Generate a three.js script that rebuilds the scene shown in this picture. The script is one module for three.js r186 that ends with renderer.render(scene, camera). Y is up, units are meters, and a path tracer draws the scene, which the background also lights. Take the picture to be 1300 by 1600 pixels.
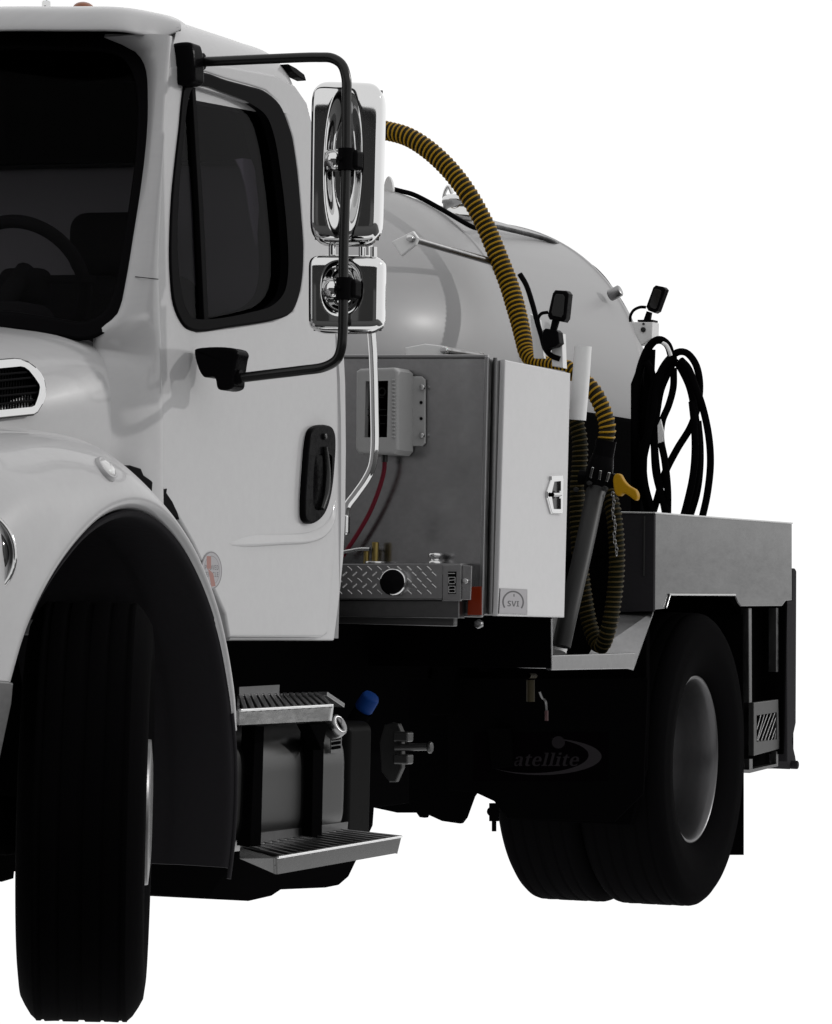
import * as THREE from 'three';
import { RoundedBoxGeometry } from 'three/addons/geometries/RoundedBoxGeometry.js';
import { mergeGeometries } from 'three/addons/utils/BufferGeometryUtils.js';

const scene = new THREE.Scene();
// ---------------------------------------------------------------- camera
const F = 6420, CX = 650, CY = 800, R = THREE.MathUtils.degToRad, V3 = (x, y, z) => new THREE.Vector3(x, y, z);
const psi = R(21.1), roll = R(1.3), pit = R(1.24), EYE = V3(5.37, 1.03, 8.78);
const fw = V3(-Math.sin(psi) * Math.cos(pit), Math.sin(pit), -Math.cos(psi) * Math.cos(pit));
const rt0 = V3(Math.cos(psi), 0, -Math.sin(psi)), up0 = rt0.clone().cross(fw);
const rt = rt0.clone().multiplyScalar(Math.cos(roll)).addScaledVector(up0, Math.sin(roll));
const up = up0.clone().multiplyScalar(Math.cos(roll)).addScaledVector(rt0, -Math.sin(roll));
const camera = new THREE.PerspectiveCamera(2 * Math.atan(800 / F) * 180 / Math.PI, 1300 / 1600, 0.1, 400);
camera.position.copy(EYE);
camera.quaternion.setFromRotationMatrix(new THREE.Matrix4().makeBasis(rt, up, fw.clone().negate()));
// ---------------------------------------------------------------- sky, sun, exposure
const SKY = 2.14, skyData = new Float32Array(64 * 32 * 4);
for (let i = 0; i < 64 * 32; i++) skyData.set([SKY, SKY, SKY, 1], i * 4);
const skyTex = new THREE.DataTexture(skyData, 64, 32, THREE.RGBAFormat, THREE.FloatType);
skyTex.mapping = THREE.EquirectangularReflectionMapping; skyTex.needsUpdate = true;
scene.background = skyTex; scene.environment = skyTex;
const sun = new THREE.DirectionalLight(new THREE.Color(1, 0.985, 0.97), 2.5);
sun.position.set(40, 19.5, -36); sun.target.position.set(0, 1, -2.5);
sun.castShadow = true; sun.shadow.radius = 2.5; sun.shadow.mapSize.set(2048, 2048);
Object.assign(sun.shadow.camera, { left: -8, right: 8, top: 8, bottom: -8, near: 1, far: 120 });
scene.add(sun, sun.target);
const renderer = new THREE.WebGLRenderer({ antialias: true });
renderer.setSize(832, 1024); renderer.toneMapping = THREE.LinearToneMapping; renderer.toneMappingExposure = 0.5;
renderer.shadowMap.enabled = true; renderer.shadowMap.type = THREE.PCFSoftShadowMap;
// ---------------------------------------------------------------- helpers: measured points
const ray = (px, py) => fw.clone().addScaledVector(rt, (px - CX) / F).addScaledVector(up, -(py - CY) / F);
const onX = (px, py, x) => { const d = ray(px, py); return EYE.clone().addScaledVector(d, (x - EYE.x) / d.x); };
const onY = (px, py, y) => { const d = ray(px, py); return EYE.clone().addScaledVector(d, (y - EYE.y) / d.y); };
const onZ = (px, py, z) => { const d = ray(px, py); return EYE.clone().addScaledVector(d, (z - EYE.z) / d.z); };
const onS = (px, py, f, a = 7, b = 17) => {           // where a ray meets the surface f(p) = 0
  const d = ray(px, py), at = (t) => EYE.clone().addScaledVector(d, t); let lo = a, hi = b;
  const s = Math.sign(f(at(lo)));
  for (let i = 0; i < 50; i++) { const m = (lo + hi) / 2; if (Math.sign(f(at(m))) === s) lo = m; else hi = m; }
  return at((lo + hi) / 2);
};
const frame = (o, n, v = V3(0, 1, 0)) => { n = n.clone().normalize(); const u = v.clone().cross(n).normalize(); return { o, n, u, v: n.clone().cross(u).normalize() }; };
const FX = (x) => frame(V3(x, 0, 0), V3(1, 0, 0)), FZ = (z) => frame(V3(0, 0, z), V3(0, 0, 1));
const FY = (y) => frame(V3(0, y, 0), V3(0, 1, 0), V3(0, 0, -1));
const onF = (f, px, py) => { const d = ray(px, py); return EYE.clone().addScaledVector(d, f.o.clone().sub(EYE).dot(f.n) / d.dot(f.n)); };
const uvF = (f, p) => { const q = p.clone().sub(f.o); return [q.dot(f.u), q.dot(f.v)]; };
const shift = (f, d) => ({ ...f, o: f.o.clone().addScaledVector(f.n, d) });
const flat = (f, pts) => pts.map((p) => new THREE.Vector2(...uvF(f, p.isVector3 ? p : onF(f, p[0], p[1]))));
const rounded = (pts, n) => new THREE.CatmullRomCurve3(pts.map((p) => V3(p.x, p.y, 0)), true, 'centripetal').getPoints(n).slice(0, n).map((p) => new THREE.Vector2(p.x, p.y));
function toFrame(g, f, depth0) {
  const m = new THREE.Matrix4().makeBasis(f.u, f.v, f.n); m.setPosition(f.o.clone().addScaledVector(f.n, depth0));
  return g.applyMatrix4(m);
}
// a plate whose outer face lies in the frame; t thick behind it
function slab(f, pts, { t = 0.02, bev = 0.003, holes = [], smooth = 0, seg = 2 } = {}) {
  const prep = (l) => { const q = flat(f, l); return smooth ? rounded(q, smooth) : q; };
  const sh = new THREE.Shape(prep(pts));
  for (const h of holes) sh.holes.push(new THREE.Path(prep(h)));
  const g = new THREE.ExtrudeGeometry(sh, { depth: Math.max(t - 2 * bev, 1e-4), bevelEnabled: bev > 0, bevelThickness: bev, bevelSize: bev, bevelOffset: -bev, bevelSegments: seg, curveSegments: 8 });
  return toFrame(g, f, -t + bev);
}
function ringSlab(f, outer, inner, o = {}) { return slab(f, outer, { ...o, holes: [inner] }); }
function resample(pts, n) { return pts.length === 2 ? Array.from({ length: n }, (_, i) => pts[0].clone().lerp(pts[1], i / (n - 1))) : new THREE.CatmullRomCurve3(pts, false, 'centripetal').getPoints(n - 1); }
// smooth sheet of metal through rows of points, t thick
function loft(rows, nu = 32, nv = 32, t = 0.008) {
  const a = rows.map((r) => resample(r, nu)), cols = [];
  for (let i = 0; i < nu; i++) cols.push(resample(a.map((r) => r[i]), nv));
  const pos = [], uv = [], idx = [];
  for (let j = 0; j < nv; j++) for (let i = 0; i < nu; i++) { const p = cols[i][j]; pos.push(p.x, p.y, p.z); uv.push(p.x + p.z, p.y + p.z * 0.3); }
  for (let j = 0; j < nv - 1; j++) for (let i = 0; i < nu - 1; i++) { const k = j * nu + i; idx.push(k, k + 1, k + nu + 1, k, k + nu + 1, k + nu); }
  let g = new THREE.BufferGeometry();
  g.setAttribute('position', new THREE.Float32BufferAttribute(pos, 3)); g.setAttribute('uv', new THREE.Float32BufferAttribute(uv, 2)); g.setIndex(idx);
  g.computeVertexNormals();
  if (!t) return g.toNonIndexed();
  const n = g.attributes.normal, p2 = pos.slice(), N = nu * nv;
  for (let k = 0; k < N; k++) { p2[k * 3] -= n.getX(k) * t; p2[k * 3 + 1] -= n.getY(k) * t; p2[k * 3 + 2] -= n.getZ(k) * t; }
  const rim = [], at = (i, j) => j * nu + i, loop = [];
  for (let i = 0; i < nu - 1; i++) loop.push([at(i, 0), at(i + 1, 0)]);
  for (let j = 0; j < nv - 1; j++) loop.push([at(nu - 1, j), at(nu - 1, j + 1)]);
  for (let i = nu - 1; i > 0; i--) loop.push([at(i, nv - 1), at(i - 1, nv - 1)]);
  for (let j = nv - 1; j > 0; j--) loop.push([at(0, j), at(0, j - 1)]);
  for (const [k, l] of loop) rim.push(k, k + N, l + N, k, l + N, l);
  const back = new THREE.BufferGeometry(), edge = new THREE.BufferGeometry();
  const bi = []; for (let q = 0; q < idx.length; q += 3) bi.push(idx[q], idx[q + 2], idx[q + 1]);
  back.setAttribute('position', new THREE.Float32BufferAttribute(p2, 3)); back.setAttribute('uv', new THREE.Float32BufferAttribute(uv, 2)); back.setIndex(bi); back.computeVertexNormals();
  edge.setAttribute('position', new THREE.Float32BufferAttribute(pos.concat(p2), 3)); edge.setAttribute('uv', new THREE.Float32BufferAttribute(uv.concat(uv), 2)); edge.setIndex(rim); edge.computeVertexNormals();
  return join([g, back, edge]);
}
function join(list) {
  return mergeGeometries(list.map((g) => { const h = g.index ? g.toNonIndexed() : g; for (const k of Object.keys(h.attributes)) if (!['position', 'normal', 'uv'].includes(k)) h.deleteAttribute(k); h.morphAttributes = {}; return h; }));
}
// round section swept along points; radius may vary along the length
function sweep(points, radius, { sides = 12, steps = 64, closed = false, caps = true, tension = 'centripetal' } = {}) {
  const c = points instanceof THREE.Curve ? points : points.length === 2 ? new THREE.LineCurve3(points[0], points[1]) : new THREE.CatmullRomCurve3(points, closed, tension);
  const fr = c.computeFrenetFrames(steps, closed), pos = [], nor = [], uv = [], idx = [], L = c.getLength();
  for (let j = 0; j <= steps; j++) {
    const p = c.getPointAt(j / steps), r = typeof radius === 'function' ? radius(j / steps, L) : radius;
    for (let i = 0; i <= sides; i++) {
      const a = i / sides * Math.PI * 2, n = fr.normals[j].clone().multiplyScalar(Math.cos(a)).addScaledVector(fr.binormals[j], Math.sin(a));
      pos.push(p.x + n.x * r, p.y + n.y * r, p.z + n.z * r); nor.push(n.x, n.y, n.z); uv.push(i / sides * 2 * Math.PI * r, j / steps * L);
    }
  }
  for (let j = 0; j < steps; j++) for (let i = 0; i < sides; i++) { const k = j * (sides + 1) + i; idx.push(k, k + 1, k + sides + 2, k, k + sides + 2, k + sides + 1); }
  if (caps && !closed) for (const j of [0, steps]) {
    const b = pos.length / 3, p = c.getPointAt(j / steps), t = c.getTangentAt(j / steps).multiplyScalar(j ? 1 : -1);
    pos.push(p.x, p.y, p.z); nor.push(t.x, t.y, t.z); uv.push(0, 0);
    for (let i = 0; i <= sides; i++) { const k = j * (sides + 1) + i; pos.push(pos[k * 3], pos[k * 3 + 1], pos[k * 3 + 2]); nor.push(t.x, t.y, t.z); uv.push(0, 0); if (i) idx.push(b, b + i, b + i + 1); }
  }
  const g = new THREE.BufferGeometry();
  g.setAttribute('position', new THREE.Float32BufferAttribute(pos, 3)); g.setAttribute('normal', new THREE.Float32BufferAttribute(nor, 3)); g.setAttribute('uv', new THREE.Float32BufferAttribute(uv, 2)); g.setIndex(idx);
  if (typeof radius === 'function') g.computeVertexNormals();
  return g.toNonIndexed();
}
const rbox = (w, h, d, x, y, z, r = 0.006) => new RoundedBoxGeometry(w, h, d, 3, Math.min(r, w / 2.01, h / 2.01, d / 2.01)).translate(x, y, z);
function bar(p, q, w, h, r = 0.002, upv = V3(0, 1, 0)) {         // a rectangular bar from p to q
  const d = q.clone().sub(p), L = d.length(), z = d.clone().normalize(); let x = upv.clone().cross(z).normalize(); const y = z.clone().cross(x);
  return new RoundedBoxGeometry(w, h, L, 2, Math.min(r, w / 2.01, h / 2.01)).applyMatrix4(new THREE.Matrix4().makeBasis(x, y, z).setPosition(p.clone().lerp(q, 0.5)));
}
function lathe(profile, centre, axis, seg = 64) {                // profile: [radius, along the axis]
  const g = new THREE.LatheGeometry(profile.map(([r, w]) => new THREE.Vector2(Math.max(r, 1e-5), w)), seg);
  return g.applyQuaternion(new THREE.Quaternion().setFromUnitVectors(V3(0, 1, 0), axis.clone().normalize())).translate(centre.x, centre.y, centre.z);
}
const disc = (r, h, c, axis, seg = 28, bev = Math.min(r, h) * 0.2) => lathe([[0, -h / 2], [r - bev, -h / 2], [r, -h / 2 + bev], [r, h / 2 - bev], [r - bev, h / 2], [0, h / 2]], c, axis, seg);
// four corners, t thick behind
function plate(a, b, c, d, t = 0.006) {
  const n = b.clone().sub(a).cross(d.clone().sub(a)).normalize().multiplyScalar(-t), q = [a, b, c, d], w = q.map((p) => p.clone().add(n));
  const pos = [], uv = [], face = (p0, p1, p2, p3) => { const U = p0.distanceTo(p1), W = p1.distanceTo(p2); for (const [p, s] of [[p0, [0, 0]], [p1, [U, 0]], [p2, [U, W]], [p0, [0, 0]], [p2, [U, W]], [p3, [0, W]]]) { pos.push(p.x, p.y, p.z); uv.push(...s); } };
  face(a, b, c, d); face(w[3], w[2], w[1], w[0]);
  for (let i = 0; i < 4; i++) { const j = (i + 1) % 4; face(q[i], w[i], w[j], q[j]); }
  const g = new THREE.BufferGeometry(); g.setAttribute('position', new THREE.Float32BufferAttribute(pos, 3)); g.setAttribute('uv', new THREE.Float32BufferAttribute(uv, 2)); g.computeVertexNormals(); return g;
}
// flat print: a quad in a frame, uv 0..1, given as top-left, top-right, bottom-right, bottom-left
function print(f, c) {
  const p = c.map((q) => onF(f, q[0], q[1])), g = new THREE.BufferGeometry();
  g.setAttribute('position', new THREE.Float32BufferAttribute(p.flatMap((v) => [v.x, v.y, v.z]), 3));
  g.setAttribute('uv', new THREE.Float32BufferAttribute([0, 1, 1, 1, 1, 0, 0, 0], 2)); g.setIndex([0, 3, 2, 0, 2, 1]); g.computeVertexNormals(); return g.toNonIndexed();
}
const used = {};
const numbered = (n) => { const k = (used[n] = (used[n] ?? -1) + 1); return k ? `${n}_${String(k).padStart(3, '0')}` : n; };
function mesh(name, geo, mat, parent = scene) {
  const m = new THREE.Mesh(Array.isArray(geo) ? join(geo) : geo, mat); m.name = numbered(name); m.castShadow = m.receiveShadow = true; parent.add(m); return m;
}
const tag = (o, label, category, group) => { o.userData.label = label; o.userData.category = category; if (group) o.userData.group = group; return o; };
const thing = (name, label, category, [x, y, z]) => { const g = new THREE.Group(); g.name = numbered(name); g.position.set(x, y, z); scene.add(g); return tag(g, label, category); };
// ---------------------------------------------------------------- materials
function rng(s) { return () => { s |= 0; s = s + 0x6D2B79F5 | 0; let t = Math.imul(s ^ s >>> 15, 1 | s); t = t + Math.imul(t ^ t >>> 7, 61 | t) ^ t; return ((t ^ t >>> 14) >>> 0) / 4294967296; }; }
function noiseTex(size, octaves, seed, map, { sx = 1, sy = 1, srgb = false, rep = 1 } = {}) {   // tiling value noise; map(v) -> 0..1 grey
  const r = rng(seed), acc = new Float32Array(size * size); let total = 0;
  for (const [cells, amp] of octaves) {
    const cx = Math.max(1, Math.round(cells * sx)), cy = Math.max(1, Math.round(cells * sy)), g = Float32Array.from({ length: cx * cy }, () => r()); total += amp;
    for (let y = 0; y < size; y++) for (let x = 0; x < size; x++) {
      const fx = x / size * cx, fy = y / size * cy, x0 = Math.floor(fx), y0 = Math.floor(fy), s = (t) => t * t * (3 - 2 * t), u = s(fx - x0), v = s(fy - y0);
      const at = (i, j) => g[(j % cy) * cx + (i % cx)];
      acc[y * size + x] += amp * ((at(x0, y0) * (1 - u) + at(x0 + 1, y0) * u) * (1 - v) + (at(x0, y0 + 1) * (1 - u) + at(x0 + 1, y0 + 1) * u) * v);
    }
  }
  const d = new Uint8Array(size * size * 4);
  for (let i = 0; i < size * size; i++) { const v = Math.round(255 * Math.min(1, Math.max(0, map(acc[i] / total)))); d.set([v, v, v, 255], i * 4); }
  const t = new THREE.DataTexture(d, size, size); t.wrapS = t.wrapT = THREE.RepeatWrapping; t.magFilter = THREE.LinearFilter; t.minFilter = THREE.LinearMipmapLinearFilter; t.generateMipmaps = true;
  if (srgb) t.colorSpace = THREE.SRGBColorSpace; t.repeat.set(rep, rep); t.needsUpdate = true; return t;
}
const grey = (v, tint = 0.0) => new THREE.Color().setRGB(v * (1 + tint * 0.3), v * (1 - tint * 0.2), v * (1 + tint));
const cloudy = noiseTex(512, [[45, 1], [110, 0.8], [230, 0.5]], 3, (v) => 0.97 + 0.06 * (v - 0.5));
const speck = noiseTex(512, [[9, 0.5], [40, 0.6], [130, 0.8]], 5, (v) => 0.5 + 1.0 * (v - 0.5));
const brushed = noiseTex(512, [[4, 0.8], [10, 0.6], [30, 0.6], [120, 0.6]], 9, (v) => 0.72 + 0.55 * (v - 0.5), { sx: 0.35, sy: 1.6 });
const patchy = noiseTex(512, [[25, 0.6], [60, 1], [150, 0.8]], 12, (v) => 0.92 + 0.2 * (v - 0.5));
const smudge = noiseTex(512, [[3, 1], [7, 0.8], [14, 0.4], [90, 0.2]], 31, (v) => 0.78 + 0.25 * (v - 0.5));
const P = (o) => new THREE.MeshPhysicalMaterial(o);
const paintOf = (v) => P({ color: grey(v, 0.012), map: cloudy, roughness: 0.45, roughnessMap: smudge, specularIntensity: 0.25, clearcoat: 0.42, clearcoatRoughness: 0.05 });
const M = {
  paint: paintOf(0.345), tankPaint: P({ color: grey(0.27, 0.012), map: cloudy, roughness: 0.6, roughnessMap: smudge, specularIntensity: 0.25, clearcoat: 0.08, clearcoatRoughness: 0.25 }), boxPaint: paintOf(0.41),
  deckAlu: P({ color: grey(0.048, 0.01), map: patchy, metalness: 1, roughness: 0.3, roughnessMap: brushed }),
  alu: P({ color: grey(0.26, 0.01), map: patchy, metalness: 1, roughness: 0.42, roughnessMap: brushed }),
  boxAlu: P({ color: grey(0.29, 0.01), map: patchy, metalness: 1, roughness: 0.27, roughnessMap: brushed }),
  aluDark: P({ color: grey(0.12, 0.01), map: patchy, metalness: 1, roughness: 0.5, roughnessMap: brushed }),
  aluPale: P({ color: grey(0.5), map: patchy, metalness: 1, roughness: 0.38, roughnessMap: brushed }),
  chrome: P({ color: grey(0.6), metalness: 1, roughness: 0.045 }),
  steel: P({ color: grey(0.5), metalness: 1, roughness: 0.2, roughnessMap: speck }),
  black: P({ color: grey(0.003, 0.1), roughness: 0.5, ior: 1.06, roughnessMap: speck }),
  pole: P({ color: grey(0.004), roughness: 0.25, ior: 1.35 }),
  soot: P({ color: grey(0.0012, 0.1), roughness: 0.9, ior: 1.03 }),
  rubber: P({ color: grey(0.0018, 0.1), roughness: 0.85, ior: 1.045, bumpMap: speck, bumpScale: 0.0008 }),
  liner: P({ color: grey(0.013, 0.1), roughness: 0.75, ior: 1.12, bumpMap: speck, bumpScale: 0.001 }),
  gasket: P({ color: grey(0.003, 0.1), roughness: 0.35, ior: 1.045 }),
  glass: P({ color: grey(0.4, 0.04), transmission: 1, thickness: 0, roughness: 0.02, ior: 1.07 }),
  sideGlass: P({ color: grey(0.42, 0.06), transmission: 1, thickness: 0, roughness: 0.02, ior: 1.055 }),
  cloth: P({ color: grey(0.03), roughness: 0.95, ior: 1.15, bumpMap: speck, bumpScale: 0.002 }),
  trim: P({ color: grey(0.6), roughness: 0.85, specularIntensity: 0.2 }),
  wheelPaint: P({ color: grey(0.075, 0.03), map: patchy, metalness: 0.85, roughness: 0.36 }),
  plastic: P({ color: grey(0.26), roughness: 0.6, map: cloudy, specularIntensity: 0.4 }),
  pvc: P({ color: grey(0.58), roughness: 0.45, map: cloudy }),
  amber: P({ color: new THREE.Color().setRGB(0.12, 0.012, 0.002), roughness: 0.25, specularIntensity: 0.4 }),
  amberTop: P({ color: new THREE.Color().setRGB(0.16, 0.04, 0.006), roughness: 0.2 }),
  yellow: P({ color: new THREE.Color().setRGB(0.27, 0.15, 0.003), roughness: 0.45, ior: 1.25 }),
  darkYellow: P({ color: new THREE.Color().setRGB(0.03, 0.02, 0.002), roughness: 0.6, specularIntensity: 0.3 }),
  hoseBlack: P({ color: new THREE.Color().setRGB(0.008, 0.006, 0.001), roughness: 0.6, ior: 1.2 }),
  lever: P({ color: new THREE.Color().setRGB(0.3, 0.16, 0.004), map: patchy, roughness: 0.5, ior: 1.2 }),
  blue: P({ color: new THREE.Color().setRGB(0.002, 0.02, 0.1), roughness: 0.6, ior: 1.15 }),
  red: P({ color: new THREE.Color().setRGB(0.09, 0.004, 0.012), roughness: 0.5, specularIntensity: 0.3 }),
  brass: P({ color: new THREE.Color().setRGB(0.2, 0.15, 0.05), metalness: 1, roughness: 0.35 }),
  lens: P({ color: grey(0.5), roughness: 0.1, clearcoat: 1, clearcoatRoughness: 0.03 }),
  darkLens: P({ color: grey(0.012), roughness: 0.08, specularIntensity: 0.6 }),
  asphalt: P({ color: grey(0.045), map: patchy, roughness: 0.95, bumpMap: speck, bumpScale: 0.004 }),
};
// ================================================================ the truck
const truck = thing('vacuum_truck', 'white vacuum truck with aluminium toolbox, chrome door mirrors and rounded tank behind the cab', 'truck', [0, 0, 0]);
// side of the cab: a plane that leans inwards towards the roof
const sideN = V3(1, 0.036, 0).normalize(), SIDE = frame(V3(1.035, 0.92, 0), sideN), sideX = (y) => 1.035 - 0.036 * (y - 0.92);
// ---------------------------------------------------------------- cab shell
const ROOF_Y = 2.36;
const windowOuter = [[293, 119], [320, 113], [353, 124], [390, 134], [415, 142], [439, 164], [450, 190], [458, 216], [466, 270], [471, 327], [475, 382], [474, 425], [470, 455], [458, 487], [427, 501], [365, 511], [307, 518], [288, 508], [273, 475], [268, 430], [267, 388], [270, 311], [276, 250], [282, 198], [286, 155]];
const windowInner = [[300, 135], [322, 131], [345, 139], [396, 161], [418, 180], [430, 212], [440, 270], [449, 350], [452, 420], [447, 455], [430, 478], [390, 492], [330, 502], [301, 499], [288, 480], [280, 440], [276, 380], [278, 310], [287, 200], [293, 155]];
const grow = (pts, k) => { const c = pts.reduce((a, p) => [a[0] + p[0] / pts.length, a[1] + p[1] / pts.length], [0, 0]); return pts.map((p) => [c[0] + (p[0] - c[0]) * k, c[1] + (p[1] - c[1]) * k]); };
const cabRear = [[523, 1001], [532, 930], [538, 870], [541, 800], [542, 700], [541, 600], [538, 540], [528, 440], [513, 310], [502, 215]];
const sideAt = (y, z) => V3(sideX(y), y, z);
const cabOutline = [[270, 130], [262, 330], [259, 430], [263, 600], [263, 760], [306, 850], [352, 960], [359, 1001], ...cabRear, sideAt(ROOF_Y, -1.68), sideAt(ROOF_Y, -0.79)];
const cabGeos = [slab(shift(SIDE, -0.012), cabOutline, { t: 0.05, bev: 0.008, holes: [grow(windowOuter, 1.0)] })];
{ // the far side of the cab, seen only through the windows
  const g = slab(shift(SIDE, -0.012), cabOutline, { t: 0.05, bev: 0.008, holes: [windowInner] }); g.scale(-1, 1, 1);
  const p = g.attributes.position; for (let i = 0; i < p.count; i += 3) for (const a of ['position', 'normal', 'uv']) { const t = g.attributes[a], n = t.itemSize; for (let k = 0; k < n; k++) { const q = t.array[(i + 1) * n + k]; t.array[(i + 1) * n + k] = t.array[(i + 2) * n + k]; t.array[(i + 2) * n + k] = q; } }
  cabGeos.push(g);
}
const roofHalf = [[0.969, 2.35], [0.965, 2.4], [0.952, 2.455], [0.92, 2.5], [0.86, 2.522], [0.6, 2.545], [0.3, 2.555], [0, 2.56]];
const roofRow = (z, s = 1, dy = 0) => [...roofHalf, ...roofHalf.slice(0, -1).reverse().map(([x, y]) => [-x, y])].map(([x, y]) => V3(x * s, y + dy * Math.min(1, Math.max(0, (y - 2.345) / 0.15)), z));
cabGeos.push(loft([roofRow(-0.755).map((p) => { p.z -= 0.15 * Math.min(1, Math.max(0, (p.y - 2.41) / 0.1)); return p; }), roofRow(-0.8).map((p) => { p.z -= 0.13 * Math.min(1, Math.max(0, (p.y - 2.41) / 0.1)); return p; }), roofRow(-0.86).map((p) => { p.z -= 0.15 * Math.min(1, Math.max(0, (p.y - 2.41) / 0.1)); return p; }), roofRow(-1.17), roofRow(-1.4), roofRow(-1.56, 1, -0.004), roofRow(-1.63, 0.99, -0.03), roofRow(-1.675, 0.975, -0.08), roofRow(-1.69, 0.95, -0.14)], 60, 40, 0.02));
const backRow = (y, z, x) => [V3(x, y, z + 0.05), V3(x - 0.03, y, z + 0.012), V3(x - 0.1, y, z), V3(0, y, z - 0.01), V3(-x + 0.1, y, z), V3(-x + 0.03, y, z + 0.012), V3(-x, y, z + 0.05)];
cabGeos.push(loft([backRow(0.92, -1.96, 1.02), backRow(1.3, -1.97, 1.015), backRow(1.72, -1.96, 1.0), backRow(2.1, -1.83, 0.985), backRow(2.36, -1.7, 0.975), backRow(2.44, -1.66, 0.96), backRow(2.5, -1.62, 0.9)], 48, 24, 0.03));
// A-pillar, cowl and windscreen surround. WS is the curved surface of the windscreen
const wsZ = (x, y) => -0.545 - 0.4 * (y - 1.72) + 0.24 * (1 - (x / 0.97) ** 2), WS = (p) => p.z - wsZ(p.x, p.y);
const wsEdge = [[236, 130], [239, 180], [236, 230], [229, 290], [217, 370], [206, 440], [196, 485], [182, 508], [160, 522], [132, 531]];
const wsEdge3 = wsEdge.map(([a, b]) => onS(a, b, WS));
const frontEdge = [[263, 66], [259, 110], [255, 165], [250, 250], [246, 330], [243, 430], [246, 520], [248, 600], [250, 680], [250, 762]];
const frontEdge3 = frontEdge.map(([a, b]) => onF(SIDE, a, b));
// one sheet from the windscreen edge and the rear edge of the bonnet across to the door
const surround = [];
{
  const L = [onS(163, 54, WS), onS(196, 65, WS), onS(221, 84, WS), onS(233, 107, WS), onS(236, 135, WS), ...wsEdge.slice(1, 8).map(([a, c]) => onS(a - 2.5, c, WS)), onS(163, 519, WS), onX(150, 530, 0.9), onX(160, 552, 0.925), onX(172, 576, 0.95), onX(178, 620, 0.965), onX(180, 670, 0.97), onX(180, 730, 0.975), onX(180, 850, 0.975)];
  const Rr = [onF(SIDE, 264, 58), ...frontEdge3.slice(1), onF(SIDE, 252, 870)];
  // pair the two edges by height
  const lc = new THREE.CatmullRomCurve3(L, false, 'centripetal').getPoints(400), rc = new THREE.CatmullRomCurve3(Rr, false, 'centripetal').getPoints(400), at = (c, y) => c.reduce((p, q) => Math.abs(q.y - y) < Math.abs(p.y - y) ? q : p);
  for (let i = 0; i < 36; i++) {
    const a = at(lc, lc[0].y + (lc[400].y - lc[0].y) * i / 35).clone(), b = at(rc, rc[0].y + (rc[400].y - rc[0].y) * i / 35).clone(), m = a.clone().lerp(b, 0.5), k = Math.min(1, Math.max(0, (i - 20) / 8)); m.x += 0.014; m.z += 0.02 * (1 - k) + 0.008;
    surround.push([a.clone().add(V3(-0.012, 0, -0.015 * (1 - k) + 0.06 * k)), a.clone().add(V3(0.003, 0, 0.005)), m, b.clone().add(V3(0.004, 0, 0.012)), b.clone().add(V3(-0.012, 0, -0.004))]);
  }
}
cabGeos.push(loft(surround, 22, 70, 0.01));
// front wall under the windscreen and header above it, floor
cabGeos.push(rbox(1.7, 0.5, 0.05, 0, 1.33, -0.8), rbox(1.95, 0.04, 1.3, 0, 0.94, -1.3));
const cab = mesh('cab', cabGeos, M.paint, truck); mesh('pillar_seam', sweep([[207, 433], [225, 435], [243, 437]].map(([a, c2], i) => onS(a, c2, WS).lerp(onF(SIDE, a, c2), i * 0.45).add(V3(0.014, 0, 0.014))), 0.001, { steps: 12, sides: 6 }), M.gasket, cab);
cab.userData.label = 'white cab shell with roof, windscreen pillar and cowl';
// windscreen and its black surround
function wsCurve(pts, off = 0) { const a = pts.map(([x, y]) => onS(x, y, (p) => WS(p) - off)); return [...a, ...a.map((p) => V3(-p.x, p.y, p.z)).reverse()]; }
const wsOuterPx = [[30, 47], [110, 49], [165, 54], [198, 66], [223, 85], [235, 107], [239, 135], [239, 180], [236, 230], [229, 290], [217, 370], [206, 440], [196, 485], [182, 508], [160, 522], [132, 531], [95, 527], [50, 519], [10, 515]];
const wsInnerPx = [[30, 76], [110, 78], [160, 80], [190, 90], [206, 112], [214, 150], [215, 200], [211, 250], [203, 310], [192, 380], [184, 430], [176, 464], [166, 484], [148, 497], [124, 503], [90, 498], [50, 492], [10, 487]];
const wsO = wsCurve(wsOuterPx, 0.008), wsI = wsCurve(wsInnerPx, 0.006), wsI2 = wsCurve(wsInnerPx, 0.0);
const cc = (a) => new THREE.CatmullRomCurve3(a, true, 'centripetal').getPoints(160);
{
  const a = cc(wsO), b = cc(wsI), c = cc(wsCurve(wsOuterPx, -0.03)), rows = a.map((p, i) => [c[i], p, p.clone().lerp(b[i], 0.5), b[i], wsI2.length ? b[i].clone().add(V3(0, 0, -0.025)) : b[i]]);
  mesh('windscreen_seal', loft(rows, 9, 161, 0.004), M.gasket, cab);
  // glass: rows of equal height between the two halves of the inner outline
  const half = cc(wsI).slice(0, 160).filter((p) => p.x >= 0).sort((p, q) => q.y - p.y), ys = half.map((p) => p.y), y0 = Math.min(...ys) + 0.001, y1 = Math.max(...ys) - 0.001, rws = [];
  const wAt = (y) => { let best = 0; const l = cc(wsI); for (let i = 0; i < l.length; i++) { const p = l[i], q = l[(i + 1) % l.length]; if ((p.y - y) * (q.y - y) <= 0 && p.y !== q.y) best = Math.max(best, p.x + (q.x - p.x) * (y - p.y) / (q.y - p.y)); } return best; };
  for (let j = 0; j <= 30; j++) { const y = y0 + (y1 - y0) * (0.5 - 0.5 * Math.cos(Math.PI * j / 30)), w = wAt(y) + 0.004; rws.push(Array.from({ length: 15 }, (_, i) => { const x = -w + 2 * w * i / 14; return V3(x, y, wsZ(x, y) - 0.004); })); }
  mesh('windscreen', loft(rws, 31, 40, 0), M.glass, cab);
}
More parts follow.
